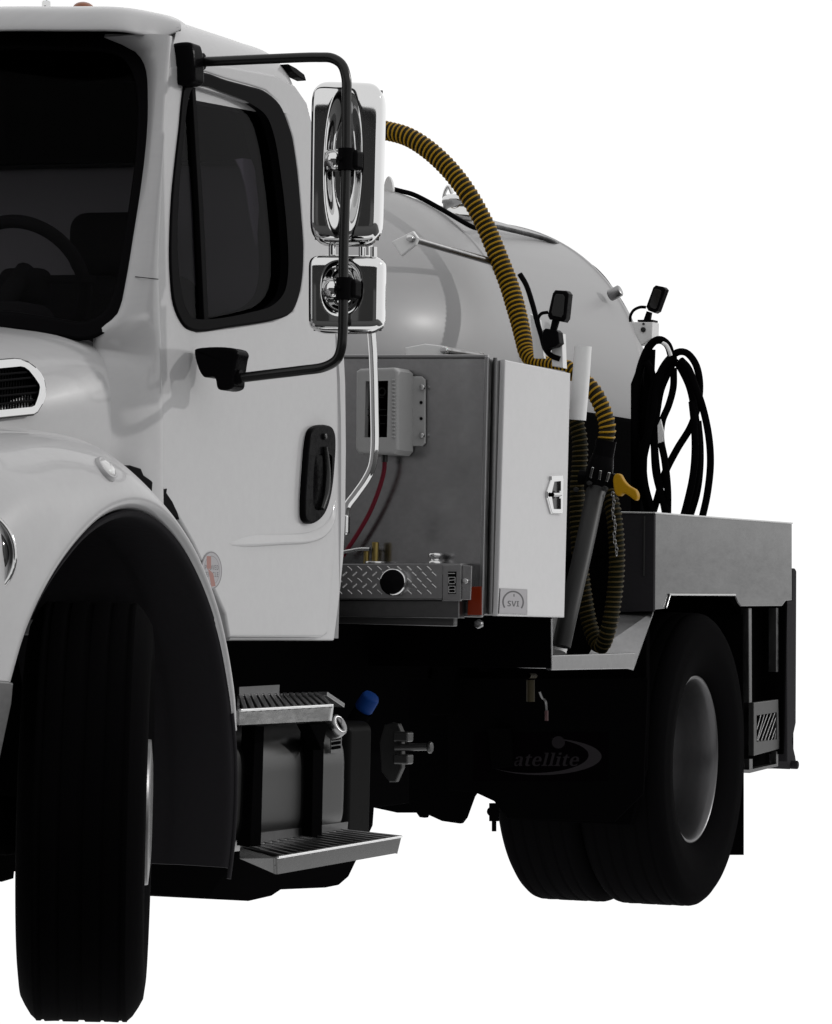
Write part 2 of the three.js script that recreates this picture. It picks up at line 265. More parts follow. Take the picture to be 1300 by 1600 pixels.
// raised front edge of the roof
{
  const tp = [[0, 10, 0.42], [100, 10, 0.6], [190, 11, 0.73], [240, 19, 0.85], [270, 27, 0.915], [281, 36, 0.945], [284, 42, 0.955]], bt = [[0, 47, 0.42], [100, 47, 0.6], [190, 48, 0.74], [222, 54, 0.83], [250, 59, 0.905], [272, 51, 0.94], [283, 46, 0.956]];
  const t3 = tp.map(([a, b, x]) => onZ(a, b, -0.7 - 0.85 * Math.max(0, x - 0.42) ** 2)), b3 = bt.map(([a, b, x]) => onZ(a, b, -0.57 - 0.9 * Math.max(0, x - 0.42) ** 2));
  const rows = t3.map((t, i) => { const b = b3[i], m = t.clone().lerp(b, 0.45).add(V3(0.01, 0.012, 0.03)); return [V3(t.x * 0.93, t.y - 0.03, t.z - 0.34), V3(t.x * 0.98, t.y + 0.002, t.z - 0.1), t, m, b, b.clone().add(V3(-0.03, 0.01, -0.06))]; });
  const full = [...rows.map((r) => r.map((p) => V3(-p.x, p.y, p.z))).reverse(), ...rows];
  mesh('roof_visor', loft(full, 28, 80, 0.01), M.paint, cab);
}
{ const p = onZ(131, 11, -1.02); const g = new THREE.SphereGeometry(0.032, 24, 14, 0, Math.PI * 2, 0, Math.PI / 2).scale(0.85, 0.62, 1.2).translate(p.x, p.y - 0.006, p.z); mesh('marker_light', g, M.amberTop, cab); mesh('marker_base', disc(0.034, 0.01, p.clone().add(V3(0, -0.01, 0)), V3(0, 1, 0)), M.black, cab); }
{ const p = onZ(72, 10, -1.05); mesh('antenna', [disc(0.012, 0.03, p, V3(0, 1, 0)), sweep([p.clone(), p.clone().add(V3(0.008, 0.3, -0.02))], 0.0035, { sides: 8, steps: 4 })], M.chrome, cab); mesh('antenna_base', disc(0.018, 0.012, p.clone().add(V3(0, -0.012, 0)), V3(0, 1, 0)), M.pvc, cab); }
{ // black vent at the rear corner of the roof
  const f = shift(SIDE, 0.0); mesh('roof_vent', slab(f, [[451, 100], [463, 106], [476, 116], [479, 126], [468, 121], [457, 112]], { t: 0.03, bev: 0.003 }), M.black, cab);
}
// inside
mesh('dashboard', [rbox(1.7, 0.22, 0.34, 0, 1.6, -0.72, 0.06), rbox(0.34, 0.12, 0.2, 0.47, 1.72, -0.78, 0.05)], M.cloth, cab);
{ const c = onZ(40, 425, -1.0); const g = new THREE.TorusGeometry(0.17, 0.018, 12, 48).applyQuaternion(new THREE.Quaternion().setFromUnitVectors(V3(0, 0, 1), V3(0, 0.5, -0.86).normalize())).translate(c.x, c.y - 0.02, c.z); mesh('steering_wheel', [g, bar(c.clone().add(V3(-0.2, -0.02, 0)), c.clone().add(V3(0.2, -0.02, 0)), 0.035, 0.02), rbox(0.14, 0.1, 0.08, c.x, c.y - 0.04, c.z, 0.03), sweep([c.clone(), c.clone().add(V3(0, -0.22, 0.3))], 0.03, { steps: 4 })], M.cloth, cab); }
{
  const top = onZ(100, 264, -1.7).y; mesh('rear_panel', rbox(1.8, top - 1.2, 0.02, 0, (top + 1.2) / 2, -1.69, 0.008), M.trim, cab);
  mesh('headliner', [rbox(1.84, 2.5 - top, 0.02, 0, (2.5 + top) / 2 + 0.002, -1.6, 0.004), rbox(1.84, 0.02, 0.85, 0, 2.47, -1.2, 0.004)], M.soot, cab);
}
{ const g = slab(shift(SIDE, -0.03), windowInner, { t: 0.003, bev: 0, smooth: 96 }); g.scale(-1, 1, 1); g.computeVertexNormals(); mesh('side_window', g, M.sideGlass, cab); }
mesh('seat', [rbox(0.52, 0.62, 0.14, 0.48, 1.6, -1.5, 0.06), rbox(0.28, 0.18, 0.1, 0.48, 2.0, -1.54, 0.05), rbox(0.52, 0.14, 0.5, 0.48, 1.3, -1.25, 0.06)], M.cloth, cab);
{ const f = FX(0.925); mesh('seat_belt', slab(f, [[368, 249], [380, 247], [393, 249], [398, 262], [405, 325], [401, 384], [391, 335], [384, 290], [376, 264]], { t: 0.004, bev: 0.001 }), P({ color: grey(0.8), roughness: 0.8 }), cab); }
// ---------------------------------------------------------------- door
const DOOR = shift(SIDE, 0.006);
const doorOutline = [[264, 104], [258, 150], [252, 250], [248, 340], [246, 430], [249, 520], [252, 600], [253, 700], [253, 762], [303, 850], [353, 960], [359, 996], [505, 996], [512, 990], [518, 930], [523, 860], [526, 780], [528, 700], [528, 600], [525, 520], [517, 420], [506, 310], [494, 215], [480, 160], [462, 134], [430, 117], [360, 104], [300, 96]];
const door = mesh('cab_door', slab(DOOR, doorOutline, { t: 0.03, bev: 0.007, seg: 4, holes: [windowOuter] }), M.paint, truck);
mesh('window_seal', [ringSlab(shift(DOOR, 0.006), windowOuter, windowInner, { t: 0.088, bev: 0.006, smooth: 96, seg: 3 })], M.gasket, door);
mesh('side_window', slab(shift(DOOR, -0.02), windowInner, { t: 0.003, bev: 0, smooth: 96 }), M.sideGlass, door);
mesh('division_bar', slab(shift(DOOR, -0.008), [[300, 137], [306, 137], [319, 330], [327, 503], [319, 503], [311, 330]], { t: 0.02, bev: 0.003 }), M.gasket, door);
{ // pressed ledge in the door skin: it slopes out from the upper line to the lower one
  const top = [[358, 849], [388, 838], [440, 835], [484, 831], [503, 822], [516, 806], [524, 780]], bot = [[362, 852], [392, 852], [440, 849], [490, 845], [510, 836], [522, 818], [527, 792]];
  const rows = top.map((t, i) => { const k = Math.sin(Math.PI * Math.min(1, (i + 0.05) / 2.2) / 2) * (i === 6 ? 0.15 : 1), u = onF(DOOR, ...t), l = onF(shift(DOOR, 0.009 * k), ...bot[i]); return [u.clone().addScaledVector(sideN, -0.002), u, u.clone().lerp(l, 0.5).addScaledVector(sideN, 0.001 * k), l, l.clone().addScaledVector(sideN, -0.011 * k - 0.002).add(V3(0, -0.006, 0))]; });
  mesh('door_swage', loft(rows, 14, 50, 0), M.paint, door);
}
mesh('weatherstrip', sweep(frontEdge3.map((p) => p.clone().add(V3(0.0035, 0, -0.004))), 0.0034, { steps: 80, sides: 8 }), M.gasket, door);
{ // handle: black dished plate, pull and lock
  const h = [[484, 690], [488, 673], [497, 665], [512, 664], [521, 669], [525, 682], [524, 725], [519, 770], [510, 800], [497, 815], [484, 818], [478, 810], [477, 788], [480, 735]];
  const hd = mesh('door_handle', [ringSlab(shift(DOOR, 0.018), h, [[492, 712], [500, 706], [514, 706], [520, 712], [518, 760], [509, 792], [494, 800], [489, 790]], { t: 0.02, bev: 0.006, smooth: 70, seg: 3 }), slab(shift(DOOR, 0.003), grow(h, 0.9), { t: 0.006, bev: 0.001, smooth: 60 })], M.black, door);
  mesh('handle_pull', sweep([[508, 698], [510, 720], [511, 745], [509, 772], [503, 795]].map(([a, b]) => onF(shift(DOOR, 0.022), a, b)), (t) => 0.007 + 0.004 * Math.sin(Math.PI * t), { steps: 24, sides: 10 }), M.pole, hd);
  mesh('door_lock', disc(0.009, 0.012, onF(shift(DOOR, 0.02), 507, 682), sideN), M.pole, hd);
}
{ // round inspection sticker, half hidden behind the fender
  const c = document.createElement('canvas'); c.width = c.height = 512; const x = c.getContext('2d');
  x.fillStyle = '#7d7b7e'; x.fillRect(0, 0, 512, 512); x.strokeStyle = '#4a484b'; x.lineWidth = 16; x.beginPath(); x.arc(256, 256, 244, 0, 7); x.stroke(); x.lineWidth = 8; x.beginPath(); x.arc(256, 256, 192, 0, 7); x.stroke();
  x.fillStyle = '#787679'; x.beginPath(); x.arc(256, 256, 186, 0, 7); x.fill(); x.save(); x.clip();
  x.fillStyle = '#333136'; x.font = 'bold 92px sans-serif'; x.textAlign = 'right'; x.fillText('APPROVED', 432, 250); x.fillText('VEHICLE', 424, 345); x.restore();
  x.fillStyle = '#6e3527'; x.fillRect(130, 66, 110, 170); x.beginPath(); x.moveTo(160, 230); x.lineTo(290, 300); x.lineTo(345, 470); x.lineTo(240, 480); x.closePath(); x.fill();
  const t = new THREE.CanvasTexture(c); t.colorSpace = THREE.SRGBColorSpace;
  const f = shift(DOOR, 0.0015), o = onF(f, 331, 891), g = new THREE.CircleGeometry(0.049, 40).scale(1.35, 1, 1).applyMatrix4(new THREE.Matrix4().makeBasis(f.u, f.v, f.n).setPosition(o));
  mesh('sticker', g, P({ map: t, roughness: 0.5, clearcoat: 0.3 }), door);
}
// ---------------------------------------------------------------- door mirrors
const mir = new THREE.Group(); mir.name = 'door_mirror'; truck.add(mir);
const AP = frame(V3(0, 0, -0.88), V3(0, 0, 1));
mesh('mirror_arm', sweep([[300, 97], [330, 96], [420, 92], [498, 89.5], [519, 91], [534, 101], [541, 122], [541.5, 150], [541, 247], [537, 388], [535.5, 520], [533, 545], [526, 562], [508, 573], [470, 579], [420, 585], [362, 592]].map(([a, b]) => onF(AP, a, b)), 0.0128, { sides: 16, steps: 200, tension: 'centripetal' }), M.pole, mir);
mesh('arm_mount', [slab(FZ(-0.8), [[263, 72], [268, 68], [296, 66], [300, 74], [303, 110], [301, 127], [276, 132], [267, 125], [263, 110]], { t: 0.07, bev: 0.01, seg: 3, smooth: 60 }), sweep([onF(AP, 293, 97), onF(AP, 318, 96)], 0.022, { steps: 3, sides: 14 })], M.black, mir);
mesh('arm_mount', [slab(FZ(-0.85), [[303, 547], [308, 544], [366, 545], [371, 552], [369, 562], [365, 588], [362, 606], [340, 608], [334, 590], [316, 588]], { t: 0.08, bev: 0.008, seg: 3, smooth: 60 }), sweep([onF(AP, 345, 594), onF(AP, 378, 589)], 0.019, { steps: 3, sides: 14 })], M.black, mir);
function mirrorHead(pts, recess, zf, H, turnDeg) {
  // domed chrome shell with a dished recess for the clamp; the flat glass closes it behind
  const f = frame(V3(0, 0, zf), V3(Math.sin(R(turnDeg)), 0, Math.cos(R(turnDeg))));
  f.o = onF(f, (pts[0][0] + pts[2][0]) / 2, pts[0][1]); f.o = onF(frame(V3(0, 0, zf), V3(0, 0, 1)), (pts[0][0] + pts[2][0]) / 2, (pts[0][1] + pts[2][1]) / 2);
  const c = pts.map((p) => uvF(f, onF(f, p[0], p[1]))), rc = uvF(f, onF(f, recess[0], recess[1])), re = uvF(f, onF(f, recess[0] + recess[2], recess[1])), rv = uvF(f, onF(f, recess[0], recess[1] - recess[3]));
  const rx = re[0] - rc[0], ry = rv[1] - rc[1], rows = [], N = 96, K = 72;
  for (let j = 0; j <= N; j++) {
    const row = [];
    for (let i = 0; i <= K; i++) {
      let a = i / K * 2 - 1, b = j / N * 2 - 1; a = Math.sign(a) * (1 - (1 - Math.abs(a)) ** 1.6); b = Math.sign(b) * (1 - (1 - Math.abs(b)) ** 1.6);
      const sx = a * Math.sqrt(1 - 0.34 * b ** 14), sy = b * Math.sqrt(1 - 0.16 * a ** 8), s = (sx + 1) / 2, t = (sy + 1) / 2;    // rounded square -> bilinear in the four corners
      const u = c[3][0] * (1 - s) * (1 - t) + c[2][0] * s * (1 - t) + c[1][0] * s * t + c[0][0] * (1 - s) * t, v = c[3][1] * (1 - s) * (1 - t) + c[2][1] * s * (1 - t) + c[1][1] * s * t + c[0][1] * (1 - s) * t;
      let h = H * Math.pow(Math.max(0, 1 - Math.abs(a) ** 24), 0.5) * Math.pow(Math.max(0, 1 - Math.abs(b) ** 16), 0.5) * (1 - 0.055 * a * a - 0.03 * b * b);
      const q = (Math.abs((u - rc[0]) / rx) ** 2.3 + Math.abs((v - rc[1]) / ry) ** 2.3) ** (1 / 2.3); const k = Math.min(1, Math.max(0, (1.14 - q) / 0.55)); h -= H * 0.4 * k * k * (3 - 2 * k) * (1 - 0.15 * q);
      row.push(f.o.clone().addScaledVector(f.u, u).addScaledVector(f.v, v).addScaledVector(f.n, h));
    }
    rows.push(row);
  }
  const pos = [], idx = []; rows.forEach((r) => r.forEach((p) => pos.push(p.x, p.y, p.z)));
  for (let j = 0; j < N; j++) for (let i = 0; i < K; i++) { const k = j * (K + 1) + i; idx.push(k, k + 1, k + K + 2, k, k + K + 2, k + K + 1); }
  const g = new THREE.BufferGeometry(); g.setAttribute('position', new THREE.Float32BufferAttribute(pos, 3)); g.setIndex(idx); g.computeVertexNormals(); g.setAttribute('uv', new THREE.Float32BufferAttribute(new Float32Array(pos.length / 3 * 2), 2));
  const back = plate(...[c[0], c[3], c[2], c[1]].map(([u, v]) => f.o.clone().addScaledVector(f.u, u * 0.9).addScaledVector(f.v, v * 0.92).addScaledVector(f.n, -0.002)), 0.004);
  return [g.toNonIndexed(), back, f];
}
for (const [pts, rec, cl, H] of [[[[489, 127], [604, 131], [598, 386], [486, 385]], [541, 260, 27, 112], [541, 249], 0.075], [[[484, 398], [604, 400], [602, 522], [484, 522]], [538, 452, 29, 40], [538, 451], 0.07]]) {
  const [g, back, f] = mirrorHead(pts, rec, -0.99, H, 16);
  const hd = mesh('mirror_housing', g, M.chrome, mir); mesh('mirror_glass', back, M.steel, mir);
  const q = onF(AP, cl[0], cl[1]);
  mesh('mirror_clamp', [sweep([q.clone().add(V3(0, -0.028, 0)), q.clone().add(V3(0, 0.028, 0))], 0.022, { steps: 3, sides: 18 }), rbox(0.05, 0.05, 0.05, q.x + 0.006, q.y, q.z - 0.02, 0.01), disc(0.007, 0.02, q.clone().add(V3(-0.008, 0, 0.022)), V3(0, 0, 1), 12)], M.black, mir);
  const b = onF(frame(V3(0, 0, -0.93), V3(0, 0, 1)), cl[0] - 17, cl[1] + 1); mesh('clamp_ball', new THREE.SphereGeometry(0.028, 28, 18).translate(b.x, b.y, b.z), M.chrome, mir);
}
for (const [a, b, c, d] of [[519, 384, 519, 402], [566, 386, 566, 402], [584, 386, 584, 402]]) mesh('mirror_stud', sweep([onZ(a, b, -0.97), onZ(c, d, -0.97)], 0.009, { steps: 2 }), M.chrome, mir);
// ---------------------------------------------------------------- bonnet
const hoodZ = [[-0.53, [[0, 1.715], [0.5, 1.708], [0.74, 1.695], [0.87, 1.668], [0.935, 1.62], [0.965, 1.55], [0.977, 1.45], [0.982, 1.34], [0.975, 1.26]]],
  [-0.2, [[0, 1.7], [0.48, 1.69], [0.7, 1.665], [0.81, 1.63], [0.88, 1.575], [0.915, 1.5], [0.925, 1.42], [0.935, 1.33], [0.95, 1.26]]],
  [0.1, [[0, 1.665], [0.45, 1.655], [0.65, 1.63], [0.75, 1.59], [0.82, 1.53], [0.855, 1.46], [0.875, 1.38], [0.895, 1.3], [0.91, 1.24]]],
  [0.5, [[0, 1.58], [0.4, 1.565], [0.56, 1.54], [0.66, 1.49], [0.71, 1.42], [0.74, 1.34], [0.76, 1.26], [0.78, 1.14], [0.79, 1.0]]],
  [0.85, [[0, 1.49], [0.36, 1.475], [0.5, 1.44], [0.58, 1.38], [0.62, 1.31], [0.64, 1.24], [0.66, 1.16], [0.67, 1.05], [0.68, 0.95]]],
  [1.02, [[0, 1.4], [0.33, 1.385], [0.46, 1.35], [0.53, 1.3], [0.56, 1.24], [0.58, 1.18], [0.6, 1.1], [0.61, 1.0], [0.62, 0.9]]],
  [1.06, [[0, 1.2], [0.3, 1.2], [0.42, 1.19], [0.48, 1.17], [0.5, 1.14], [0.52, 1.1], [0.54, 1.05], [0.55, 0.96], [0.56, 0.88]]]];
const hoodRows = hoodZ.map(([z, h]) => [...h.slice().reverse().map(([x, y]) => V3(x, y, z)), ...h.slice(1).map(([x, y]) => V3(-x, y, z))]);
// the rear edge of the bonnet turns down towards the cowl
const rearRow = hoodRows[0].map((p) => { const k = Math.min(1, Math.max(0, (p.y - 1.6) / 0.08)); return V3(p.x * (0.993 - 0.03 * k), p.y - 0.012 + 0.012 * k, p.z - 0.025 - 0.12 * k); });
const hood = mesh('bonnet', loft([rearRow, ...hoodRows], 80, 70, 0.012), M.paint, truck);
{ // side vent: bright frame, slats and fins in front of a dark opening
  const f = frame(V3(0.93, 1.5, -0.26), V3(0.987, 0.06, 0.14));
  const outer = [[24, 559], [34, 560], [45.5, 564], [57, 572.5], [65, 581.5], [70.7, 592], [73.5, 606.6], [72.7, 619.6], [68, 632.6], [60, 645.6], [54, 649.5], [0, 655], [-130, 668], [-160, 645], [-155, 590], [-120, 571], [0, 561]];
  const inner = [[32.5, 569], [39, 570.5], [46.3, 575.7], [56, 588], [63, 598.5], [64.6, 605], [62.5, 618], [59.3, 627.7], [56, 636], [50.4, 639], [0, 644], [-112, 655], [-135, 635], [-132, 600], [-100, 581], [0, 572]];
  const v = mesh('vent_frame', ringSlab(shift(f, 0.016), outer, inner, { t: 0.05, bev: 0.005, seg: 3 }), M.chrome, hood);
  mesh('vent_backing', slab(shift(f, -0.012), inner, { t: 0.02, bev: 0 }), M.soot, hood);
  for (const [a, b] of [[[49, 580.6], [-110, 595]], [[56, 589], [-130, 608]], [[66, 601.7], [-134, 620]], [[62, 612.7], [-133, 632]], [[59, 625], [-126, 645]]]) mesh('vent_slat', bar(onF(shift(f, 0.006), ...a), onF(shift(f, 0.006), ...b), 0.01, 0.006), M.black, hood);
  const fins = []; for (let i = 0; i < 42; i++) { const x = 60 - i * 4.4; fins.push(bar(onF(shift(f, -0.006), x + 1, 578 + (x < 40 ? 0 : (x - 40) * 0.9)), onF(shift(f, -0.006), x - 1.5, 637 - (x - 50) * 0.1), 0.004, 0.004, 0.001, V3(0, 0, 1))); }
  mesh('vent_fins', fins, M.black, hood).userData.kind = 'stuff';
}
// ---------------------------------------------------------------- front fenders
const AX = [0.5, -0.2], arch = (deg, r, x) => V3(x, AX[0] + r * Math.sin(R(deg)), AX[1] + r * Math.cos(R(deg)));
const FEND = [ // angle round the wheel, then [radius, x] from the lip to the bonnet
  [24, [.69, 1.08], [.715, 1.165], [.735, 1.178], [.80, 1.17], [1.0, 1.14], [1.12, 1.04], [1.18, .9]],
  [38, [.69, 1.08], [.715, 1.165], [.735, 1.178], [.80, 1.172], [.99, 1.145], [1.12, 1.03], [1.17, .86]],
  [52, [.69, 1.08], [.715, 1.165], [.735, 1.178], [.79, 1.172], [.94, 1.14], [1.05, 1.03], [1.1, .86]],
  [66, [.70, 1.08], [.722, 1.165], [.742, 1.178], [.79, 1.172], [.88, 1.135], [.96, 1.04], [.99, .89]],
  [78, [.715, 1.08], [.737, 1.165], [.755, 1.178], [.79, 1.172], [.855, 1.135], [.915, 1.05], [.935, .93]],
  [90, [.725, 1.1], [.747, 1.165], [.762, 1.178], [.785, 1.172], [.83, 1.14], [.885, 1.06], [.91, .955]],
  [102, [.728, 1.12], [.748, 1.165], [.758, 1.176], [.768, 1.172], [.79, 1.15], [.84, 1.08], [.895, .97]],
  [114, [.722, 1.14], [.736, 1.165], [.742, 1.174], [.747, 1.17], [.752, 1.155], [.785, 1.09], [.83, .985]],
  [126, [.712, 1.155], [.722, 1.165], [.727, 1.172], [.73, 1.168], [.733, 1.15], [.738, 1.09], [.748, .99]],
  [140, [.702, 1.16], [.709, 1.165], [.713, 1.17], [.715, 1.166], [.716, 1.15], [.718, 1.09], [.718, .99]],
  [156, [.685, 1.162], [.69, 1.165], [.693, 1.17], [.694, 1.165], [.694, 1.15], [.694, 1.09], [.694, .99]],
  [164, [.679, 1.163], [.683, 1.165], [.685, 1.168], [.685, 1.163], [.685, 1.15], [.685, 1.09], [.685, .99]]];
const fenderGeo = () => loft(FEND.map(([d, ...c]) => c.map(([r, x]) => arch(d, r, x))), 48, 80, 0.006);
const fender = mesh('front_fender', fenderGeo(), M.paint, truck);
{ // repeater lamp on the fender shoulder
  fender.updateMatrixWorld(true); const hit = new THREE.Raycaster(EYE, ray(165, 733).normalize()).intersectObject(fender, false)[0];
  const f = frame(hit.point.clone(), hit.face.normal.clone().multiplyScalar(Math.sign(-hit.face.normal.dot(fw)) || 1)), o = f.o;
  const ax = f.n, q = mesh('turn_lamp', lathe([[0.001, 0.016], [0.016, 0.014], [0.024, 0.008], [0.027, 0]], o, ax, 36), M.lens, fender);
  q.geometry.applyMatrix4(new THREE.Matrix4().makeTranslation(-o.x, -o.y, -o.z)).scale(1, 1, 1.15).applyMatrix4(new THREE.Matrix4().makeTranslation(o.x, o.y, o.z));
  mesh('lamp_bezel', lathe([[0.024, 0.004], [0.027, 0.009], [0.032, 0.008], [0.036, -0.006], [0.03, -0.02], [0.02, -0.02]], o, ax, 36), M.paint, fender);
}
{ // headlamp at the front of the fender: dark lens in a bright ring
  const f = frame(arch(44, 0.93, 1.14), V3(0.62, 0.08, 0.78)); f.o = onF(f, -48, 866);
  mesh('headlamp', lathe([[0.001, 0.03], [0.05, 0.026], [0.085, 0.012], [0.1, -0.02]], f.o, f.n, 48), M.darkLens, fender);
  mesh('headlamp_ring', lathe([[0.095, 0.004], [0.1, 0.014], [0.108, 0.012], [0.113, -0.01], [0.1, -0.02], [0.095, 0.004]], f.o, f.n, 48), M.steel, fender);
}
mesh('hood_latch', slab(FX(1.03), [[196, 731], [205, 727], [221, 732], [225, 742], [242, 754], [256, 764], [262, 763], [261, 770], [270, 783], [278, 800], [281, 812], [262, 800], [240, 783], [215, 755]], { t: 0.05, bev: 0.004 }), M.gasket, truck);
// black wheel-housing: curved liner that runs down behind the wheel, and its inner wall
{
  const rows = []; for (let d = 20; d <= 198; d += 6) { const T = [[20, 0.7], [60, 0.7], [90, 0.73], [102, 0.732], [114, 0.724], [126, 0.712], [140, 0.701], [156, 0.683], [166, 0.674], [200, 0.674]], j = T.findIndex((p) => p[0] >= d), [d0, q0] = T[Math.max(0, j - 1)], [d1, q1] = T[j], q = d1 > d0 ? q0 + (q1 - q0) * (d - d0) / (d1 - d0) : q1; rows.push([arch(d, q, 1.166), arch(d, q - 0.012, 1.158), arch(d, q - 0.018, 1.12), arch(d, q - 0.024, 1.02), arch(d, q - 0.02, 0.98), arch(d, q - 0.028, 0.85), arch(d, q - 0.036, 0.6)]); }
  mesh('wheel_housing', loft(rows, 30, 60, 0.008), M.liner, truck);
  mesh('housing_edge', sweep(Array.from({ length: 12 }, (_, i) => arch(160 + i * 3.3, 0.681 - 0.0007 * i, 1.167)), 0.006, { steps: 40, sides: 8 }), M.liner, truck);
}
// bumper end and beam
mesh('front_bumper', [slab(FX(1.19), [[22, 1067], [15, 1064], [0, 1063], [-140, 1062], [-140, 1330], [-70, 1325], [-30, 1265], [0, 1190], [19, 1100]], { t: 0.03, bev: 0.006, seg: 3 }), rbox(2.36, 0.32, 0.12, 0, 0.67, 1.16, 0.03)], M.aluDark, truck);
// ---------------------------------------------------------------- wheels
function tyreProfile(w = 0.15, k = 1, R0 = 0.505) {
  const h = [[0.29, w * 0.72], [0.3, w * 0.8], [0.33, w * 0.9], [0.38, w * 0.985], [0.415, w], [0.45, w * 0.97], [R0 - 0.035, w * 0.9 * k], [R0 - 0.014, w * 0.81 * k], [R0 - 0.003, w * 0.73 * k]];
  const tread = []; const g = [0.72, 0.4, 0.1];
  for (const a of [0.62, 0.33]) tread.push([R0, w * (a + 0.1)], [R0, w * (a + 0.035)], [R0 - 0.003, w * (a + 0.02)], [R0 - 0.003, w * (a - 0.02)], [R0 + 0.001, w * (a - 0.035)]);
  tread.push([R0 + 0.001, w * 0.06], [R0 - 0.003, w * 0.045]);
  const half = [...h, ...tread]; return [...half, ...half.slice().reverse().map(([r, x]) => [r, -x])];
}
function wheel(c, yaw, rimProfile, rimMat, w, k) {
  const g = new THREE.Group(); g.name = numbered('wheel'); truck.add(g);
  const ax = V3(Math.cos(yaw), 0, -Math.sin(yaw)).multiplyScalar(Math.sign(c.x));
  mesh('tyre', lathe(tyreProfile(w, k), c, ax, 120), M.rubber, g);
  const rim = mesh('rim', lathe(rimProfile, c, ax, 72), rimMat, g);
  return [g, c, ax];
}
const frontRim = [[0.292, 0.118], [0.296, 0.124], [0.288, 0.128], [0.276, 0.12], [0.27, 0.09], [0.255, 0.075], [0.22, 0.09], [0.18, 0.12], [0.175, 0.15], [0.12, 0.155], [0.08, 0.15], [0, 0.15]];
const rearRim = [[0.286, 0.098], [0.292, 0.104], [0.29, 0.112], [0.282, 0.114], [0.276, 0.106], [0.268, 0.09], [0.262, 0.05], [0.256, 0], [0.25, -0.05], [0.235, -0.075], [0.2, -0.085], [0.14, -0.085], [0.12, -0.08], [0.1, -0.05], [0.06, -0.04], [0, -0.04]];
wheel(V3(1.066, 0.505, -0.215), R(23.6), frontRim, M.aluDark);
wheel(V3(-1.04, 0.505, -0.215), R(24.6), frontRim, M.alu);
for (const s of [1, -1]) { wheel(V3(1.055 * s, 0.505, -4.83), 0, rearRim, M.wheelPaint, 0.157, 1.09); wheel(V3(0.752 * s, 0.505, -4.83), 0, rearRim.map(([r, w]) => [r, -w]), M.wheelPaint, 0.148, 1.08); }
// ---------------------------------------------------------------- chassis
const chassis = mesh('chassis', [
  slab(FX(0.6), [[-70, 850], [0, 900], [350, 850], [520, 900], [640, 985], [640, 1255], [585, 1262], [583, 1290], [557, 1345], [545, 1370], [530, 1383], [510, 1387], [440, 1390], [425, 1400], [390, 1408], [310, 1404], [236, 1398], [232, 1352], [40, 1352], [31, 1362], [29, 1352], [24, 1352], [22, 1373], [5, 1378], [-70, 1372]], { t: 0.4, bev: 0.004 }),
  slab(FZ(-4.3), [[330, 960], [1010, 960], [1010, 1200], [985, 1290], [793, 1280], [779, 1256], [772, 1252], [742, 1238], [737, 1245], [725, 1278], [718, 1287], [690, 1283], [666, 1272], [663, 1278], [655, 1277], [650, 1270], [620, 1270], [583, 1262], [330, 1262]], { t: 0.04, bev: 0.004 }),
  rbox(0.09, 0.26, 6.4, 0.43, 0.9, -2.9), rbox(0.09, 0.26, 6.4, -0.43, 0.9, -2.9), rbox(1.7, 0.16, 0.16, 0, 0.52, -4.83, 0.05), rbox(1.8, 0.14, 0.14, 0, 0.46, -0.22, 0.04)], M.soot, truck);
mesh('drain_valve', [sweep([onZ(772, 1255, -4.2), onZ(772, 1283, -4.2)], 0.017, { steps: 3 }), sweep([onZ(772, 1283, -4.2), onZ(772, 1299, -4.2)], 0.008, { steps: 3 }), new THREE.SphereGeometry(0.016, 14, 10).translate(...onZ(768, 1268, -4.2).toArray())], M.soot, chassis);
{ // flap in front of the rear wheels, with its printed name
  const f = FZ(-4.2), flap = mesh('mud_flap', slab(f, [[700, 1060], [1012, 1060], [1005, 1240], [960, 1284], [793, 1279], [772, 1252], [742, 1238], [700, 1235]], { t: 0.012, bev: 0.002 }), M.soot, truck);
  const c = document.createElement('canvas'); c.width = 1024; c.height = 384; const x = c.getContext('2d'), U = (px) => (px - 740) / 210 * 1024, W = (py) => (py - 1145) / 75 * 384;
  x.fillStyle = '#030203'; x.fillRect(0, 0, 1024, 384); x.fillStyle = '#222022';
  x.beginPath(); x.ellipse(U(845), W(1182), U(940) - U(845), W(1211) - W(1182), 0, 0, 7); x.fill(); x.fillStyle = '#030203'; x.beginPath(); x.ellipse(U(832), W(1180), U(920) - U(832), W(1208) - W(1180), 0, 0, 7); x.fill();
  x.fillStyle = '#1b191b'; x.font = 'italic bold 140px serif'; x.textAlign = 'right'; x.textBaseline = 'alphabetic'; x.fillText('Satellite', U(904), W(1197), 690);
  x.beginPath(); x.arc(U(873), W(1160), 50, 0, 7); x.fill();
  const t = new THREE.CanvasTexture(c); t.colorSpace = THREE.SRGBColorSpace;
  mesh('flap_print', print(shift(f, 0.002), [[740, 1145], [950, 1145], [950, 1220], [740, 1220]]), P({ map: t, roughness: 0.9, ior: 1.03 }), flap);
}
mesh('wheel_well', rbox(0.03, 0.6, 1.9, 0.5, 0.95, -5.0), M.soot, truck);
mesh('flap_bracket', slab(FZ(-4.17), [[762, 1138], [796, 1138], [801, 1198], [768, 1202]], { t: 0.02, bev: 0.002 }), M.soot, truck);
mesh('mud_flap', slab(FZ(-5.38), [[1000, 960], [1161, 960], [1161, 1336], [1000, 1336]], { t: 0.012, bev: 0.002 }), M.soot, truck);
